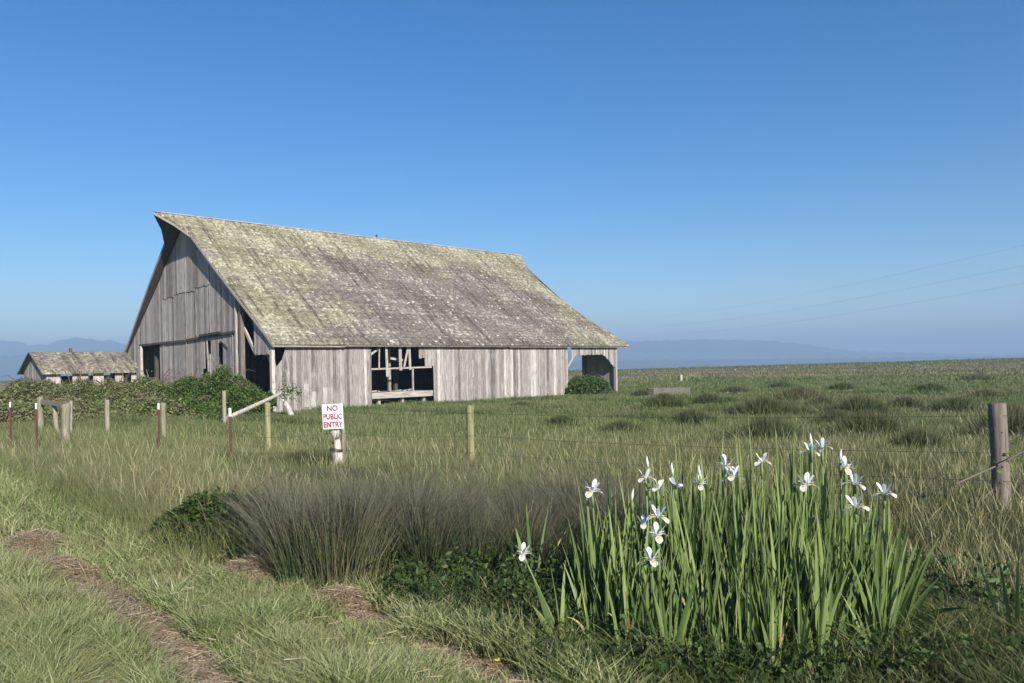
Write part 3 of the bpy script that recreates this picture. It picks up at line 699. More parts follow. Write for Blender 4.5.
BR = [(2, 388, 40, 2.6, 'leftmost bramble thicket at the picture edge below the hazy hills'), (38, 377, 41, 2.4, 'bramble thicket in front of the shed gable end'), (78, 374, 42, 2.3, 'bramble thicket under the middle of the shed roof'),
      (118, 374, 43, 2.2, 'bramble thicket at the right end of the shed'), (152, 373, 44.5, 1.9, 'bramble thicket in front of the dark barn doorway'), (186, 373, 44, 1.9, 'bramble thicket below the closed boards of the barn gable'),
      (222, 362, 43.2, 1.6, 'tallest green bramble mound below the broken barn windows'), (249, 381, 42, 1.2, 'twiggy low bramble by the open corner bay of the barn'),
      (20, 398, 34, 2.4, 'low front bramble behind the old rail'), (90, 398, 35, 2.4, 'low front bramble behind the lone slim post'), (150, 394, 36, 2.3, 'low front bramble behind the middle red steel post'), (186, 394, 37, 1.5, 'low front bramble left of the leaning pole')]
for (u, yt, Y, r, lb) in BR:
    p = at(u, yt, Y); z0 = gz(p.x, Y); shrub('bramble_bush', (p.x, Y, z0 - .05), r, p.z - z0 + .05, int(21000 * r), .058, M_bush if u in (222, 186, 249) else M_bram, lb, 'bush', 'brambles in front of the barn')
p = at(587, 372, 60.5); shrub('bay_bush', (p.x, 60.5, gz(p.x, 60.5)), 1.55, p.z + .12, 16000, .085, M_bush, 'round dark green bush filling the open end bay of the barn', 'bush')
p = at(205, 480, 7.5); shrub('leafy_bush', (p.x + .16, 7.5, gz(p.x, 7.5)), .60, .66, 30000, .022, M_weed, 'leafy green bush at the left end of the rushes', 'bush', canes=8)

# ------------------------------------------------------------------ grass
def scatter(n, y0, y1, u0=-60, u1=1084, power=1.0):
    """points over the ground between y0 and y1, denser near, spread over the view"""
    a_, b_ = y0 ** (-power), y1 ** (-power); Y = (a_ + (b_ - a_) * rng.random(n)) ** (-1 / power)
    u = rng.uniform(u0, u1, n); X = (u - 512) / F * Y
    return X, Y
def line_dist(X, Y, pts):
    d = np.full(len(X), 1e9)
    for (x0, y0), (x1, y1) in zip(pts[:-1], pts[1:]):
        vx, vy = x1 - x0, y1 - y0; q = np.clip(((X - x0) * vx + (Y - y0) * vy) / (vx * vx + vy * vy), 0, 1)
        d = np.minimum(d, np.hypot(X - x0 - q * vx, Y - y0 - q * vy))
    return d
TRACK1 = [(-7.4, 10.0), (-5.9, 8.5), (-4.6, 7.5), (-3.8, 6.75), (-3.05, 5.95), (-2.45, 5.3), (-1.95, 4.7), (-1.6, 4.2), (-1.2, 3.4)]
TRACK2 = [(-2.75, 7.0), (-2.3, 6.5), (-1.8, 6.1)]
TRACK3 = [(-1.3, 5.7), (-.85, 5.25)]
TRACK4 = [(-.5, 4.75), (-.1, 4.35), (.3, 3.9)]
EDGE = [(-60, 22), (-14, 20), (-9.5, 14.5), (-6.4, 11), (-4.2, 8.6), (-3.0, 7.25), (-1.9, 6.5), (-1.0, 5.9), (-.3, 5.0), (.3, 4.2), (.9, 3.3)]
def leftof(X, Y): return X < np.interp(-Y, [-e[1] for e in EDGE], [e[0] for e in EDGE])
def inbarn(X, Y, m=.3):
    dx, dy = X - CX, Y - CY; s_ = dx * math.cos(TH) + dy * math.sin(TH); q = -dx * math.sin(TH) + dy * math.cos(TH)
    return (s_ > -m) & (s_ < L + m) & (q > -m) & (q < W + m)
def P3(X, Y): return np.stack([X, Y, ground(X, Y) - .01], 1)
def grass(name, X, Y, h, wd, mat, label, leanamt=.35, segs=2, cl=.5, prof=None, wind=(-.01, .0), tint=None, droop=.1):
    n_ = len(X); h = h * rng.uniform(.55, 1.15, n_)
    ln = rng.normal(size=(n_, 2)) * (h * leanamt)[:, None] + np.array(wind) * h[:, None] * 3
    tt = np.clip(rng.normal(.45, .29, n_) + .22 * wob(X, Y, 1.3, 3) + .12 * wob(X, Y, .23, 8), 0, 1) if tint is None else tint
    me = blades(name, P3(X, Y), h, wd, ln, tt, segs, prof, droop)
    return tag(link_mesh(name, me, mat), label, kind='stuff')

# verge
X, Y = scatter(190000, 3.9, 16, -80, 640, 1.5); k = leftof(X + rng.normal(size=len(X)) * .12, Y)
d1 = line_dist(X, Y, TRACK1) + .10 * wob(X, Y, .22, 1); d2 = np.minimum(np.minimum(line_dist(X, Y, TRACK2), line_dist(X, Y, TRACK3)), line_dist(X, Y, TRACK4)) + .09 * wob(X, Y, .2, 2)
k &= (d1 > .15 + rng.random(len(X)) * .14) & (d2 > .08 + rng.random(len(X)) * .16)
k &= (wob(X, Y, .35, 5) + rng.random(len(X)) * 1.3 > -.15)
X, Y = X[k], Y[k]; d1 = line_dist(X, Y, TRACK1)
hh = .15 + .10 * (wob(X, Y, .5, 1) + .5) + .07 * wob(X, Y, .16, 3) + .05 * wob(X, Y, .29, 6) + .10 * smooth(8, 13, Y)
grass('verge_grass', X, Y, np.clip(hh, .08, .5), (.0045 + .0006 * Y) * rng.uniform(.6, 1.7, len(X)), M_verge, 'bright mown verge grass along the road', .55, 2)
# tall grass between verge and fence and on into the field
X, Y = scatter(520000, 6.2, 34, power=1.1); k = ~leftof(X + rng.normal(size=len(X)) * .25, Y)
k &= ~((Y < 9.3) & (X > -2.6) & (X < 1.0)) & ~((Y < 6.6) & (X > .2) & (X < 2.9))
X, Y = X[k], Y[k]; az = X / Y; hh = .26 + .16 * (1 - smooth(-.42, -.25, az)) * (1 - smooth(13, 24, Y)) + .07 * wob(X, Y, 1.6, 4) + .05 * wob(X, Y, .5, 1); hh = hh * (1 - .8 * np.exp(-((X - 5.1) / .5) ** 2 - ((Y - 8.1) / .7) ** 2)) * (1 - .55 * np.exp(-((X + 3.15) / .4) ** 2 - ((Y - 13.9) / 1.1) ** 2)); hh = hh + .22 * (1 - smooth(-.44, -.37, az)) * smooth(17, 24, Y) - .10 * (1 - smooth(10, 12, Y)) * smooth(.3, .45, az)
grass('tall_grass', X, Y, np.clip(hh, .12, .8), (.0020 + .00034 * Y) * rng.uniform(.6, 1.4, len(X)), M_tall, 'tall seeding grass around the fence line', .22, 2)
# seeding stems above it
X, Y = scatter(30000, 5.2, 36, power=1.1); k = (~leftof(X, Y)) | (rng.random(len(X)) < .30); k &= ~((Y < 8.8) & (X > -2.4) & (X < 2.9))
X, Y = X[k], Y[k]; az = X / Y; hh = .44 + .16 * (1 - smooth(-.42, -.25, az)) + .1 * wob(X, Y, 1.6, 4); hh = np.where(leftof(X, Y), .28, hh)
grass('seeding_stems', X, Y, np.clip(hh, .2, .9), .004 + .00036 * Y, M_seed, 'brown seed heads above the tall grass', .22, 4, prof=[.14, .16, .3, 1.0], droop=.08)
# pasture
X, Y = scatter(300000, 30, 95, power=.9); k = ~inbarn(X, Y); X, Y = X[k], Y[k]
cl = wob(X, Y, 1.1, 3) + .8 * wob(X, Y * 1.6, 3.6, 5) + .3 * rng.normal(size=len(X)); tt = np.clip(rng.normal(.55, .22, len(X)) - .38 * (cl > .75) + .25 * (cl < -.6), 0, 1); bump_ = np.where(cl > .75, .26, 0)
grass('pasture_grass', X, Y, np.clip(.17 + .10 * wob(X, Y, 3, 2) + bump_ + .25 * (1 - smooth(-.44, -.38, X / Y)) * (1 - smooth(33, 37, Y)), .06, .6), .00062 * Y * rng.uniform(.6, 1.4, len(X)), M_field, 'green pasture grass around the barn', .35, 2, tint=tt)
X, Y = scatter(90000, 85, 238, power=.8); k = ~inbarn(X, Y); X, Y = X[k], Y[k]
tt = np.clip(rng.normal(.45, .2, len(X)) + .6 * (wob(X, Y * 2.2, 16, 1) + 1.1 * smooth(88, 100, Y) * (1 - smooth(165, 200, Y)) > .9), 0, 1)
grass('pasture_grass', X, Y, np.clip(.28 + .3 * wob(X, Y, 6, 2), .06, .8), .0012 * Y * rng.uniform(.5, 1.5, len(X)), M_field, 'far pasture grass towards the skyline', .35, 1, tint=tt)
X, Y = scatter(60000, 88, 215, 600, 1084, power=.8)
k = (wob(X, Y * 2.0, 13, 1) + .9 * smooth(98, 118, Y) * (1 - smooth(165, 205, Y)) + rng.normal(size=len(X)) * .15 > .95) & (X / Y > .16); X, Y = X[k], Y[k]
M_marsh = foliage('marsh grass', [(0, (.10, .08, .05)), (.5, (.17, .135, .085)), (1, (.25, .21, .13))], trans=.1)
grass('marsh_grass', X, Y, np.clip(.35 + .4 * wob(X, Y, 6, 2), .12, 1.0), .0008 * Y, M_marsh, 'brown marsh grass strip far across the pasture', .35, 1)
# right foreground mix
X, Y = scatter(60000, 3.7, 9.5, 560, 1100, 1.6); k = (X > 2.35 + .25 * wob(Y, Y, .4, 1)) | ((Y < 4.75) & (X > .3) & (rng.random(len(X)) < .45)); k &= ~leftof(X, Y)
X, Y = X[k], Y[k]; hh = np.where(X > 2.2, .24 + .14 * wob(X, Y, .5, 2), .14)
grass('roadside_grass', X, Y, np.clip(hh, .08, .7), rng.uniform(.0025, .007, len(X)), M_ditch_shade, 'mixed rough grass right of the iris clump', .5, 3)
# rushes in the ditch: a crowd of fans, each with its own height, lean and hue
cx = rng.uniform(-2.25, 1.25, 190); cy = rng.uniform(5.9, 9.5, 190)
k = (cy > 6.32 + .55 * np.maximum(0, -1.55 - cx) + .18 * wob(cx, cy, .45, 1)) | ((cx > -1.75) & (cx < -1.05) & (cy > 6.02)); cx, cy = cx[k], cy[k]; nc = len(cx)
chh = np.clip((.98 - .42 * smooth(6.8, 9.5, cy)) * rng.uniform(.55, 1.22, nc), .2, 1.08); chue = np.clip(rng.normal(.36, .30, nc), 0, 1); clean = rng.normal(0, .17, (nc, 2)); crad = rng.uniform(.12, .30, nc)
ci = rng.integers(0, nc, 60000); n_ = len(ci); a_ = rng.uniform(0, 2 * PI, n_); rr_ = crad[ci] * np.sqrt(rng.random(n_)); ox, oy = rr_ * np.cos(a_), rr_ * np.sin(a_)
hh = chh[ci] * rng.uniform(.5, 1.1, n_) * (1.05 - .25 * rr_ / crad[ci]); X = cx[ci] + ox; Y = cy[ci] + oy
ln = (clean[ci] + np.stack([ox, oy], 1) / crad[ci][:, None] * .34 + rng.normal(size=(n_, 2)) * .10) * hh[:, None]
broken = rng.random(n_) < .05; ln[broken] *= 3.0; hh[broken] *= .7
tt = np.clip(chue[ci] + rng.normal(size=n_) * .2, 0, 1)
tag(link_mesh('rushes', blades('rushes', P3(X, Y), hh, rng.uniform(.003, .009, n_), ln, tt, 3, None, .1), M_rush), 'dense band of dark brown tipped rushes in the ditch', kind='stuff')
X, Y = scatter(30000, 9.3, 13, 180, 620); X, Y = X, Y
grass('rushes', X, Y, np.full(len(X), .24), rng.uniform(.006, .011, len(X)), M_rush, 'shorter brown rushes behind the main band', .25, 3, wind=(.03, 0))
X = rng.uniform(-2.3, 1.2, 5200); Y = rng.uniform(6.3, 9.4, 5200)
grass('ditch_grass', X, Y, np.full(len(X), .62), rng.uniform(.004, .009, len(X)), M_ditch_shade, 'green grass threaded through the rushes', .3, 3)
# weeds: short leafy stems in front of rushes and around the irises
nst = 1500
X = rng.uniform(-1.5, 3.4, nst); Y = rng.uniform(4.05, 6.9, nst); k = ~leftof(X + .12, Y) & (Y < 6.3 + .2 * wob(X, Y, .3, 1)) & ~((X < -1.0) & (Y > 5.95)); X, Y = X[k], Y[k]
hs = rng.uniform(.12, .42, len(X)) * (1 - .35 * (Y < 4.9)); pts = []; tin = []
for x_, y_, h_ in zip(X, Y, hs):
    m_ = int(h_ * 62); q = rng.random(m_); sp2 = .07 * (1.15 - q * .6)
    pts.append(np.stack([x_ + rng.normal(size=m_) * sp2, y_ + rng.normal(size=m_) * sp2, float(ground(x_, y_)) + h_ * (.1 + .9 * q)], 1)); tin.append(np.clip(rng.normal(rng.uniform(.25, .7), .15, m_), 0, 1))
pts = np.concatenate(pts); tin = np.concatenate(tin)
tag(link_mesh('undergrowth', leaf_cards('undergrowth', pts, rng.uniform(.014, .036, len(pts)), tin, .3, 2.0), M_weed), 'leafy green weeds in the ditch below rushes and irises', kind='stuff')
X, Y = scatter(6000, 4.2, 6.6, 380, 980, 1.2); k = ~leftof(X + .1, Y); X, Y = X[k], Y[k]
grass('roadside_grass', X, Y, np.full(len(X), .34), rng.uniform(.004, .008, len(X)), M_ditch_shade, 'loose grass blades between the ditch weeds', .6, 3)

# ------------------------------------------------------------------ dirt tracks, straw, hay
dm, t, b, o = newmat('dry dirt and straw')
c = ramp(t, noise(t, 9, 6, rough=.7), [(.3, (.12, .07, .045)), (.5, (.21, .13, .088)), (.7, (.34, .235, .16))])
t.links.new(c, b.inputs['Base Color']); b.inputs['Roughness'].default_value = 1; bump(t, b, noise(t, 30, 5), .8, .02)
def track(name, pts, hw, label):
    P = [Vector((x, y)) for x, y in pts]; fine = []
    for a_, c_ in zip(P[:-1], P[1:]): fine += [a_.lerp(c_, k / 8) for k in range(8)]
    fine.append(P[-1]); V = []; m_ = 8
    for i, p_ in enumerate(fine):
        d_ = (fine[min(i + 1, len(fine) - 1)] - fine[max(0, i - 1)]).normalized(); nn = Vector((-d_.y, d_.x))
        for k in range(m_ + 1):
            q = (k / m_ - .5) * 2; e = hw * (1 + .3 * math.sin(i * .9 + q) + .18 * math.sin(i * 2.3 + 2 * q)); c_ = p_ + nn * q * e
            V.append((c_.x, c_.y, gz(c_.x, c_.y) + .006 + (.012 * (1 - q * q) if abs(q) < 1 else -.01) + .008 * random.random()))
    nn_ = m_ + 1; fs = [(i * nn_ + k, i * nn_ + k + 1, (i + 1) * nn_ + k + 1, (i + 1) * nn_ + k) for i in range(len(fine) - 1) for k in range(m_)]
    me = bpy.data.meshes.new(name); me.from_pydata(V, [], fs); me.update(); tag(link_mesh(name, me, dm), label, kind='structure')
track('path', TRACK1, .26, 'bare brown wheel track littered with dry grass'); track('path', TRACK2, .20, 'bare dry patch under the hay mounds by the rushes')
track('path', TRACK3, .13, 'short bare dry patch in the verge below the ditch'); track('path', TRACK4, .16, 'dry bare patch at the bottom edge left of the irises')
def straws(n, pf, label, name='straw', ln=(.05, .22), lift=.03):
    X, Y, Z = pf(n); a_ = rng.uniform(0, PI, n) if True else 0; l_ = rng.uniform(*ln, n); wd = rng.uniform(.0008, .0024, n)
    d_ = np.stack([np.cos(a_), np.sin(a_), rng.normal(0, .12, n)], 1); s_ = np.stack([-np.sin(a_), np.cos(a_), rng.normal(0, .4, n)], 1)
    c_ = np.stack([X, Y, Z + rng.random(n) * lift + .008], 1)
    V = np.stack([c_ - d_ * l_[:, None] / 2 - s_ * wd[:, None], c_ - d_ * l_[:, None] / 2 + s_ * wd[:, None], c_ + d_ * l_[:, None] / 2 + s_ * wd[:, None], c_ + d_ * l_[:, None] / 2 - s_ * wd[:, None]], 1)
    return link_mesh(name, np_mesh(name, V.reshape(-1, 3), [(np.arange(n) * 4)[:, None] + np.array([[0, 1, 2, 3]])], np.repeat(rng.random(n), 4)), M_straw)
def along(pts, sd):
    def f(n):
        A = np.array(pts); seg = rng.integers(0, len(A) - 1, n); q = rng.random(n)[:, None]; p_ = A[seg] * (1 - q) + A[seg + 1] * q + rng.normal(size=(n, 2)) * sd
        return p_[:, 0], p_[:, 1], ground(p_[:, 0], p_[:, 1])
    return f
tag(straws(15000, along(TRACK1[:-1], .13), ''), 'dry cut grass lying on the left track', kind='stuff')
tag(straws(8000, along(TRACK2, .2), ''), 'dry cut grass lying along the ditch edge', kind='stuff'); tag(straws(6000, along(TRACK3 + TRACK4, .16), ''), 'dry cut grass lying towards the bottom edge', kind='stuff')
tag(straws(5000, lambda n: (lambda p_: (p_[0], p_[1], ground(*p_)))(scatter(n, 4.0, 10, -40, 430, 1.5)), '', lift=.16, ln=(.03, .13)), 'loose straws scattered through the verge grass', kind='stuff')
hm_, t, b, o = newmat('matted hay'); c = ramp(t, noise(t, 26, 6, stretch=(1, 3, 1), rough=.7), [(.3, (.22, .15, .10)), (.5, (.40, .29, .20)), (.7, (.56, .43, .31))])
t.links.new(c, b.inputs['Base Color']); b.inputs['Roughness'].default_value = 1; bump(t, b, noise(t, 40, 5), .8, .02)
for (u, v, rx, ry, h_, rz, lb) in [(262, 588, .46, .32, .24, -.5, 'largest mound of dry brown hay at the edge of the rushes'), (338, 612, .30, .20, .17, -.3, 'smaller hay mound right of the largest one'), (36, 548, .50, .26, .14, -.9, 'flat heap of dry hay on the track at far left'), (60, 574, .34, .20, .10, -.8, 'thin heap of dry hay further down the left track')]:
    Y0 = 1.72 * F / (v - HOR - (512 - u) * math.tan(ROLL)); p = at(u, v, Y0); z0 = gz(p.x, Y0); o_ = empty('hay_mound', (p.x, Y0, z0), rz); tag(o_, lb, 'hay', 'heaps of cut hay')
    V = []; fs = []; nr_, na = 9, 26
    for i in range(nr_ + 1):
        for k in range(na):
            q = i / nr_; a_ = 2 * PI * k / na; rr_ = q * (1 + .18 * math.sin(3 * a_ + u) + .08 * math.sin(7 * a_)); V.append((rx * rr_ * math.cos(a_), ry * rr_ * math.sin(a_), h_ * (1 - q ** 1.7) * (1 + .15 * math.sin(a_ * 2)) - .02 + random.uniform(-.012, .012)))
    for i in range(nr_):
        for k in range(na): fs.append((i * na + k, i * na + (k + 1) % na, (i + 1) * na + (k + 1) % na, (i + 1) * na + k))
    me = bpy.data.meshes.new('mound'); me.from_pydata(V, [], fs); me.update(); link_mesh('mound', me, hm_, o_)
    def pf(n):
        r_ = np.sqrt(rng.random(n)) * 1.1; a_ = rng.uniform(0, 2 * PI, n); return rx * r_ * np.cos(a_), ry * r_ * np.sin(a_), np.maximum(0, h_ * (1 - r_ ** 1.7))
    s_ = straws(3000, pf, '', 'loose_straw', (.05, .2)); s_.parent = o_

# ------------------------------------------------------------------ rush tussocks in the pasture
TU = [(690, 425, .7, .55, 'olive tussock right of the log post line, above the left irises'), (780, 388, .9, .5, 'faint far tussock in a row under the marsh strip'), (640, 396, .5, .45, 'little tussock between the barn end bay and the trough'), (955, 412, .9, .6, 'olive tussock left of the thick post top'), (820, 410, .7, .6, 'small tussock between the two middle tussocks'), (560, 425, .5, .35, 'small low tussock in front of the right part of the side wall'), (915, 455, .5, .5, 'little tussock above the rightmost iris'), (985, 398, .8, .5, 'olive tussock above the thick brown post'),
      (663, 408, .9, .75, 'dark rush tussock below the concrete trough'), (706, 404, .6, .6, 'small rush tussock right of the one below the trough'), (800, 401, 1.3, .85, 'brownish rush tussock highest up in the middle of the pasture'),
      (762, 416, 1.4, .8, 'wide dark tussock left of the pasture middle'), (860, 416, 1.2, .8, 'dark tussock in the pasture right of middle'), (868, 440, 1.1, .75, 'very dark near tussock behind the right side of the irises'),
      (765, 444, .9, .7, 'dark near tussock directly above the iris clump'), (620, 433, .6, .4, 'low dark tussock right of the slim greenish post'), (930, 392, 1.0, .6, 'small tussock in the far right pasture'), (842, 390, .8, .55, 'small far tussock above the middle tussocks'),
      (905, 408, .8, .5, 'low tussock between the right tussocks'), (735, 393, .9, .5, 'low far tussock right of the trough'), (1010, 440, .9, .9, 'tall tussock behind the thick brown post at right edge'), (975, 380, 1.6, .6, 'far brown tussock near the right skyline'),
      (520, 408, .5, .35, 'low tussock in front of the barn side wall'), (838, 425, .9, .5, 'low tussock joining the two dark right tussocks'), (300, 468, .7, .32, 'flat dark tussock standing in for the shadow left of the log post')]  # last one is added as the log post's cast shadow
for (u, yb, r, h_, lb) in TU:
    r *= .72; h_ *= .92
    hz_ = HOR - (u - 512) * math.tan(ROLL); Y0 = 2.25 * F / (yb - hz_)
    for _ in range(6): Y0 = (EYE - gz((u - 512) / F * Y0, Y0)) * F / (yb - hz_)
    x0 = (u - 512) / F * Y0; n_ = 3600; a_ = rng.uniform(0, 2 * PI, n_); rr_ = r * np.minimum(1.9, abs(rng.normal(0, .62, n_)) + .05) * (1 + .25 * np.sin(3 * a_ + u) + .15 * np.sin(5 * a_ + 2 * u)); X = rr_ * np.cos(a_) * 1.15; Yy = rr_ * np.sin(a_) * .75
    hq = h_ * 1.15 * np.clip(1.05 - .5 * (rr_ / r) ** 1.5 * rng.random(n_), .25, 2) * rng.uniform(.35, 1.15, n_); ln = np.stack([X, Yy], 1) / r * (h_ * .35) + rng.normal(size=(n_, 2)) * h_ * .12
    z_ = ground(X + x0, Yy + Y0) - gz(x0, Y0)
    me = blades('rush_tussock', np.stack([X, Yy, z_], 1), hq, np.full(n_, .0006 * Y0 + .003), ln, np.clip(rng.normal(.4, .2, n_) + (.35 if 'brown' in lb else 0), 0, 1), 2, None, .1)
    o_ = link_mesh('rush_tussock', me, M_tuss); o_.location = (x0, Y0, gz(x0, Y0)); tag(o_, lb, 'tussock', 'rush tussocks in the pasture')

# ------------------------------------------------------------------ irises
def strip(mb_pts, widths, nrm, V, Fc, T, tint, fold=0.0):
    b0 = len(V)
    for p_, w_, s_, nn in mb_pts_iter(mb_pts, widths, nrm):
        V += [p_ - s_ * w_ / 2 + nn * fold * w_, p_, p_ + s_ * w_ / 2 + nn * fold * w_]; T += [tint] * 3
    for i in range(len(mb_pts) - 1):
        a_ = b0 + i * 3; Fc += [(a_, a_ + 1, a_ + 4, a_ + 3), (a_ + 1, a_ + 2, a_ + 5, a_ + 4)]
def mb_pts_iter(pts, widths, side):
    for i, p_ in enumerate(pts):
        d_ = (pts[min(i + 1, len(pts) - 1)] - pts[max(0, i - 1)]).normalized(); s_ = side - d_ * side.dot(d_); s_ = s_.normalized() if s_.length > 1e-4 else side
        yield p_, widths[i], s_, d_.cross(s_)
def strips_mesh(name, V, Fc, T, mat, parent, smooth_=True):
    me = bpy.data.meshes.new(name); me.from_pydata([tuple(v) for v in V], [], Fc)
    a_ = me.attributes.new('tint', 'FLOAT', 'POINT'); a_.data.foreach_set('value', T)
    z_ = [v[2] for v in V]; mz = max(z_); a_ = me.attributes.new('along', 'FLOAT', 'POINT'); a_.data.foreach_set('value', [max(0, q / mz) if mz > 0 else 0 for q in z_])
    if smooth_: me.polygons.foreach_set('use_smooth', [True] * len(me.polygons))
    me.update(); return link_mesh(name, me, mat, parent)
def iris_leaves(parent, n_, hmin, hmax, spread=.06, wid=.026, lean=.12):
    V, Fc, T = [], [], []; fan = random.uniform(0, PI); fd = Vector((math.cos(fan), math.sin(fan), 0))
    for k in range(n_):
        q = (k / max(1, n_ - 1) - .5) * 2; H_ = random.uniform(hmin, hmax) * (1 - .25 * abs(q)); ln = fd * q * lean * H_ * 1.3 + Vector((random.gauss(0, .05), random.gauss(0, .05), 0)) * H_
        base = fd * q * spread * .6 + Vector((random.gauss(0, .012), random.gauss(0, .012), -.03)); w_ = wid * random.uniform(.6, 1.45)
        bend = 1 if random.random() > .11 else 2.6
        pts = []; ws = []
        for j in range(8):
            s_ = j / 7; pts.append(base + ln * (s_ ** 1.8) * bend + Vector((0, 0, H_ * (s_ - (.0 if bend == 1 else .25) * s_ ** 3)))); ws.append(w_ * (.9, 1, 1, .95, .85, .68, .4, .04)[j])
        sd_ = (fd + Vector((random.gauss(0, .35), random.gauss(0, .35), 0))).normalized()
        strip(pts, ws, sd_, V, Fc, T, min(.93, max(0, random.gauss(.42, .24))) if random.random() > .02 else 1, .12)
    return strips_mesh('leaves', V, Fc, T, M_iris, parent)
def petal(V, Fc, T, az, kind, sc_, tint=.5):
    r_ = Vector((math.cos(az), math.sin(az), 0)); sd_ = Vector((-math.sin(az), math.cos(az), 0)); z_ = Vector((0, 0, 1))
    if kind == 'fall': prof_ = [(0, 0, .35), (.014, .008, .6), (.028, .010, .75), (.044, .006, 1.05), (.060, -.002, 1.1), (.067, -.010, .7), (.070, -.014, .15)]
    elif kind == 'standard': prof_ = [(0, 0, .25), (.014, .018, .4), (.026, .036, .62), (.036, .052, .75), (.044, .062, .6), (.048, .070, .15)]
    else: prof_ = [(0, .003, .3), (.014, .018, .5), (.028, .022, .55), (.040, .020, .4), (.046, .024, .1)]
    pts = [(r_ * a_ + z_ * c_) * sc_ for a_, c_, _ in prof_]; ws = [.036 * w_ * sc_ for _, _, w_ in prof_]; strip(pts, ws, sd_, V, Fc, T, tint, .10)
def iris(u, v, Y0, base_u, label, size=1.0, bud=False, nleaf=4, twin=None):
    top = at(u, v, Y0); bx = (base_u - 512) / F * Y0; z0 = gz(bx, Y0); root = empty('iris_plant', (bx, Y0, z0)); tag(root, label, 'iris', 'white irises in flower')
    tp = Vector((top.x - bx, random.uniform(-.05, .05), top.z - z0)); tp0 = tp - Vector((0, 0, .03))
    mb = MB(); mb.tube([(0, 0, -.03), tp0 * .35 + Vector((.0, 0, 0)), tp0 * .7, tp0], [.0075, .007, .006, .005], 6); mb.tube([tp0 * .90, tp0 * .95, tp0 + Vector((0, 0, -.005))], [.006, .011, .006], 6); mb.build('stem', M_stem, root, smooth=True)
    iris_leaves(root, nleaf, min(.6, tp.z * .6), tp.z * .92, .05, .022, .08)
    V, Fc, T = [], [], []; YV, YF, YT = [], [], []
    fl = empty('flower', tuple(tp0), 0, root); a0 = random.uniform(0, 2 * PI); fl.rotation_euler = (random.gauss(0, .12), random.gauss(0, .12), 0)
    if bud:
        mb = MB(); mb.tube([(0, 0, -.02), (0, 0, .02), (0, 0, .04), (.004, 0, .065)], [.004, .008, .006, .001], 7); mb.build('bud', M_petal, fl, smooth=True); return
    sc_ = 1.02 * size
    for k in range(3):
        petal(V, Fc, T, a0 + k * 2 * PI / 3, 'fall', sc_); petal(V, Fc, T, a0 + PI / 3 + k * 2 * PI / 3, 'standard', sc_); petal(V, Fc, T, a0 + k * 2 * PI / 3, 'style', sc_)
        az = a0 + k * 2 * PI / 3; r_ = Vector((math.cos(az), math.sin(az), 0)); sd_ = Vector((-math.sin(az), math.cos(az), 0)); zz = Vector((0, 0, 1))
        strip([(r_ * .030 + zz * .0125) * sc_, (r_ * .040 + zz * .012) * sc_, (r_ * .049 + zz * .0085) * sc_, (r_ * .054 + zz * .006) * sc_], [.008 * sc_, .014 * sc_, .017 * sc_, .004 * sc_], sd_, YV, YF, YT, .5, .06)
    strips_mesh('petals', V, Fc, T, M_petal, fl); strips_mesh('yellow_signal', YV, YF, YT, M_yel, fl)
IR = [(523, 549, 4.75, 562, 'lone low white iris in front, leaning left, leftmost of all', .95, False, 6), (592, 488, 4.9, 597, 'single tall iris standing apart left of the main clump', 1.1, False, 2),
      (646, 475, 4.9, 650, 'iris at upper left of the cluster of five', .9, False, 3), (659, 486, 4.8, 656, 'iris just right of the upper left bud', .9, False, 3), (674, 480, 5.0, 670, 'iris with pointed bud above it, right of the left cluster', .8, False, 3),
      (632, 494, 4.85, 634, 'unopened white bud at the left side of the clump', .8, True, 3), (657, 512, 4.7, 655, 'third lower iris of the left column', 1.0, False, 3), (643, 520, 4.75, 642, 'iris low and left beside the left column', .9, False, 3),
      (656, 530, 4.65, 658, 'iris second from the bottom of the left column', 1.05, False, 3), (650, 555, 4.5, 652, 'lowest big iris hanging at the foot of the left column', 1.1, False, 3), (702, 482, 5.0, 700, 'small bluish iris between left column and centre pair', .9, False, 3),
      (725, 463, 5.1, 722, 'upper left iris of the centre pair', 1.1, False, 3), (733, 474, 4.95, 735, 'lower right iris of the centre pair', 1.1, False, 3), (762, 458, 5.1, 760, 'small iris alone right of the centre pair', .85, False, 3),
      (809, 448, 5.0, 806, 'highest iris with a pointed bud', .9, False, 3), (823, 444, 5.2, 820, 'topmost iris right beside the highest pointed bud', .9, False, 3), (806, 482, 4.85, 806, 'wide open iris below the topmost pair', 1.15, False, 3),
      (848, 465, 5.1, 842, 'upright iris at top of the right group', 1.0, False, 3), (853, 480, 5.0, 848, 'iris in the middle of the right group', 1.05, False, 3), (853, 502, 4.8, 846, 'lowest iris of the right group', 1.1, False, 3),
      (888, 491, 5.0, 874, 'rightmost iris on its own tall stem', 1.05, False, 3), (649, 462, 4.95, 652, 'tall pointed closed bud above the left cluster', 1.0, True, 3), (809, 438, 5.0, 809, 'tall pointed closed bud at the top of the clump', 1.0, True, 3),
      (671, 467, 5.05, 673, 'pointed closed bud right of the left cluster', .9, True, 2), (840, 454, 5.15, 838, 'closed bud left of the right group', .9, True, 2), (701, 471, 5.0, 704, 'small closed bud over the bluish iris', .8, True, 2)]
for a_ in IR: iris(*a_)
protos = []
for k in range(8):
    r_ = empty('iris_leaf_fan'); tag(r_, 'upright fan of sword shaped iris leaves without flower in the dense clump', 'iris leaves', 'flowerless iris fans in the clump')
    iris_leaves(r_, 9, .50, 1.20, .08, .021, .17); protos.append(r_)
used = set(); cnt = 0
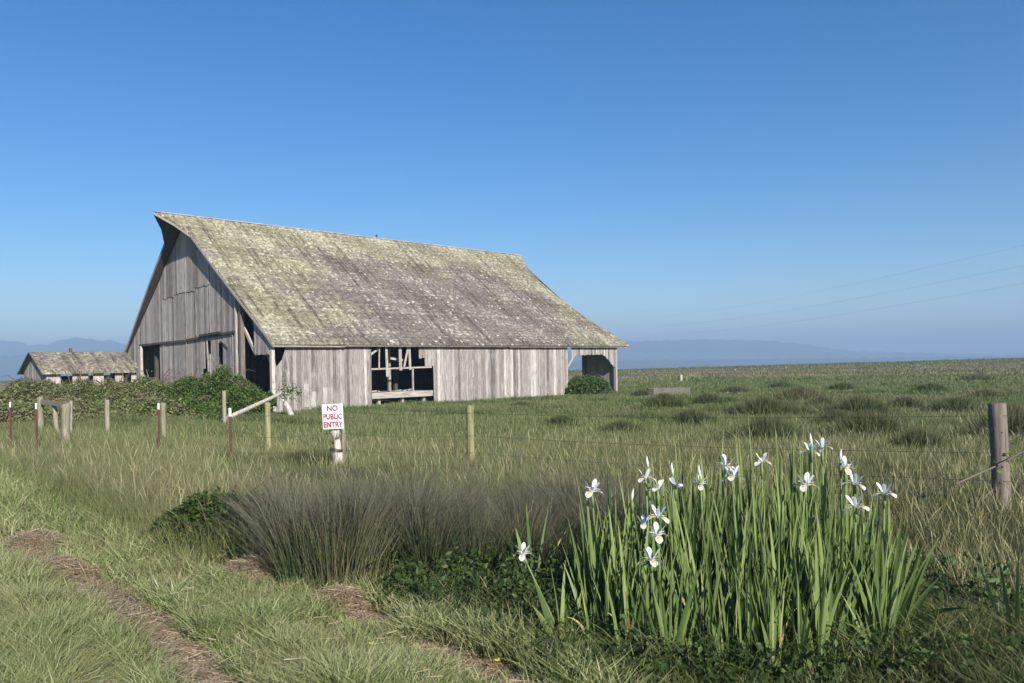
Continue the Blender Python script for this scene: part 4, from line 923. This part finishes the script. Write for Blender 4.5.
while cnt < 215:
    u = random.uniform(580, 896); Y0 = random.uniform(4.32, 5.7)
    if abs((u - 740) / 158) ** 3 + abs((Y0 - 5.0) / .7) ** 4 > 1: continue
    if u < 655 and random.random() < .35: continue
    x0 = (u - 512) / F * Y0; k = cnt % 8
    if k not in used: r_ = protos[k]; used.add(k)
    else:
        r_ = protos[k].copy(); col.objects.link(r_)
        for ch in protos[k].children:
            c_ = ch.copy(); col.objects.link(c_); c_.parent = r_
    hl = float(np.interp(u, [592, 640, 700, 760, 800, 850, 890], [.90, 1.06, 1.12, 1.2, 1.24, 1.1, .9])) * (.66 + .34 * min(1, max(0, (Y0 - 4.3) / .8)))
    sc_ = hl * random.uniform(.86, 1.06); r_.location = (x0, Y0, gz(x0, Y0)); r_.rotation_euler = (0, 0, random.uniform(0, 2 * PI)); r_.scale = (1, 1, sc_); cnt += 1
    r_['label'] = 'flowerless fan of sword shaped iris leaves in the %s %s of the clump' % ('front' if Y0 < 5.1 else 'back', 'left end' if u < 670 else 'left middle' if u < 740 else 'right middle' if u < 815 else 'right end')
for (u, v, Y0, n_, h0, h1, lb) in [(886, 606, 4.8, 14, .6, .9, 'broad pale iris leaves splaying out at the right foot of the clump'), (790, 640, 4.6, 12, .5, .7, 'short broad iris leaves at the front right foot of the clump'), (1008, 660, 4.55, 5, .5, .75, 'separate fan of long leaves at the bottom right corner'),
                                   (560, 640, 4.7, 6, .45, .65, 'short iris leaves beside the lone low iris'), (528, 560, 6.0, 5, .6, .8, 'iris leaves rising from the weeds left of the clump')]:
    x0 = (u - 512) / F * Y0; r_ = empty('iris_leaf_fan', (x0, Y0, gz(x0, Y0))); tag(r_, lb, 'iris leaves'); iris_leaves(r_, n_, h0, h1, .12, .034, .28)

# ------------------------------------------------------------------ small things: dock stalk, buttercups
p = at(628, 668, 4.5); o_ = empty('dock_plant', (p.x, 4.5, gz(p.x, 4.5))); tag(o_, 'thin reddish stalk standing in front of the irises', 'weed')
mb = MB(); mb.tube([(0, 0, -.02), (.01, 0, .2), (-.005, 0, .42)], [.005, .004, .002], 6); mb.build('stalk', simple('red stalk', (.20, .035, .03), .6), o_)
q = np.stack([rng.normal(0, .05, 26), rng.normal(0, .05, 26), rng.uniform(.0, .3, 26)], 1); link_mesh('leaves', leaf_cards('leaves', q, rng.uniform(.02, .04, 26), rng.uniform(.4, 1, 26), .2, 2.0), M_weed, o_)
def flower_spot(u, v, Y0, label):
    p = at(u, v, Y0); z0 = gz(p.x, Y0); o_ = empty('buttercup', (p.x, Y0, z0)); tag(o_, label, 'flower'); hh_ = max(.12, p.z - z0)
    mb = MB(); mb.tube([(0, 0, 0), (.005, 0, hh_)], .0015, 5); mb.build('stem', M_stem, o_)
    V, Fc, T = [], [], []
    for k in range(5):
        az = k * 2 * PI / 5; r_ = Vector((math.cos(az), math.sin(az), 0)); strip([Vector((.005, 0, hh_)), r_ * .012 + Vector((.005, 0, hh_ + .003)), r_ * .02 + Vector((.005, 0, hh_ + .008))], [.003, .014, .008], Vector((-math.sin(az), math.cos(az), 0)), V, Fc, T, .5)
    strips_mesh('petals', V, Fc, T, M_yel, o_)
for a_ in [(60, 599, 5.75, 'yellow buttercup on the left track edge, the higher of two'), (52, 603, 5.7, 'yellow buttercup on the left track edge, the lower of two'), (306, 646, 4.75, 'single yellow buttercup in the middle of the verge'),
           (167, 509, 8.7, 'yellow wild flower near the leafy green bush'), (497, 676, 4.35, 'yellow buttercup at the bottom edge left of the irises'), (395, 586, 5.7, 'yellow flower in the weeds below the rushes'), (371, 652, 4.6, 'small yellow buttercup near the dry track')]: flower_spot(*a_)
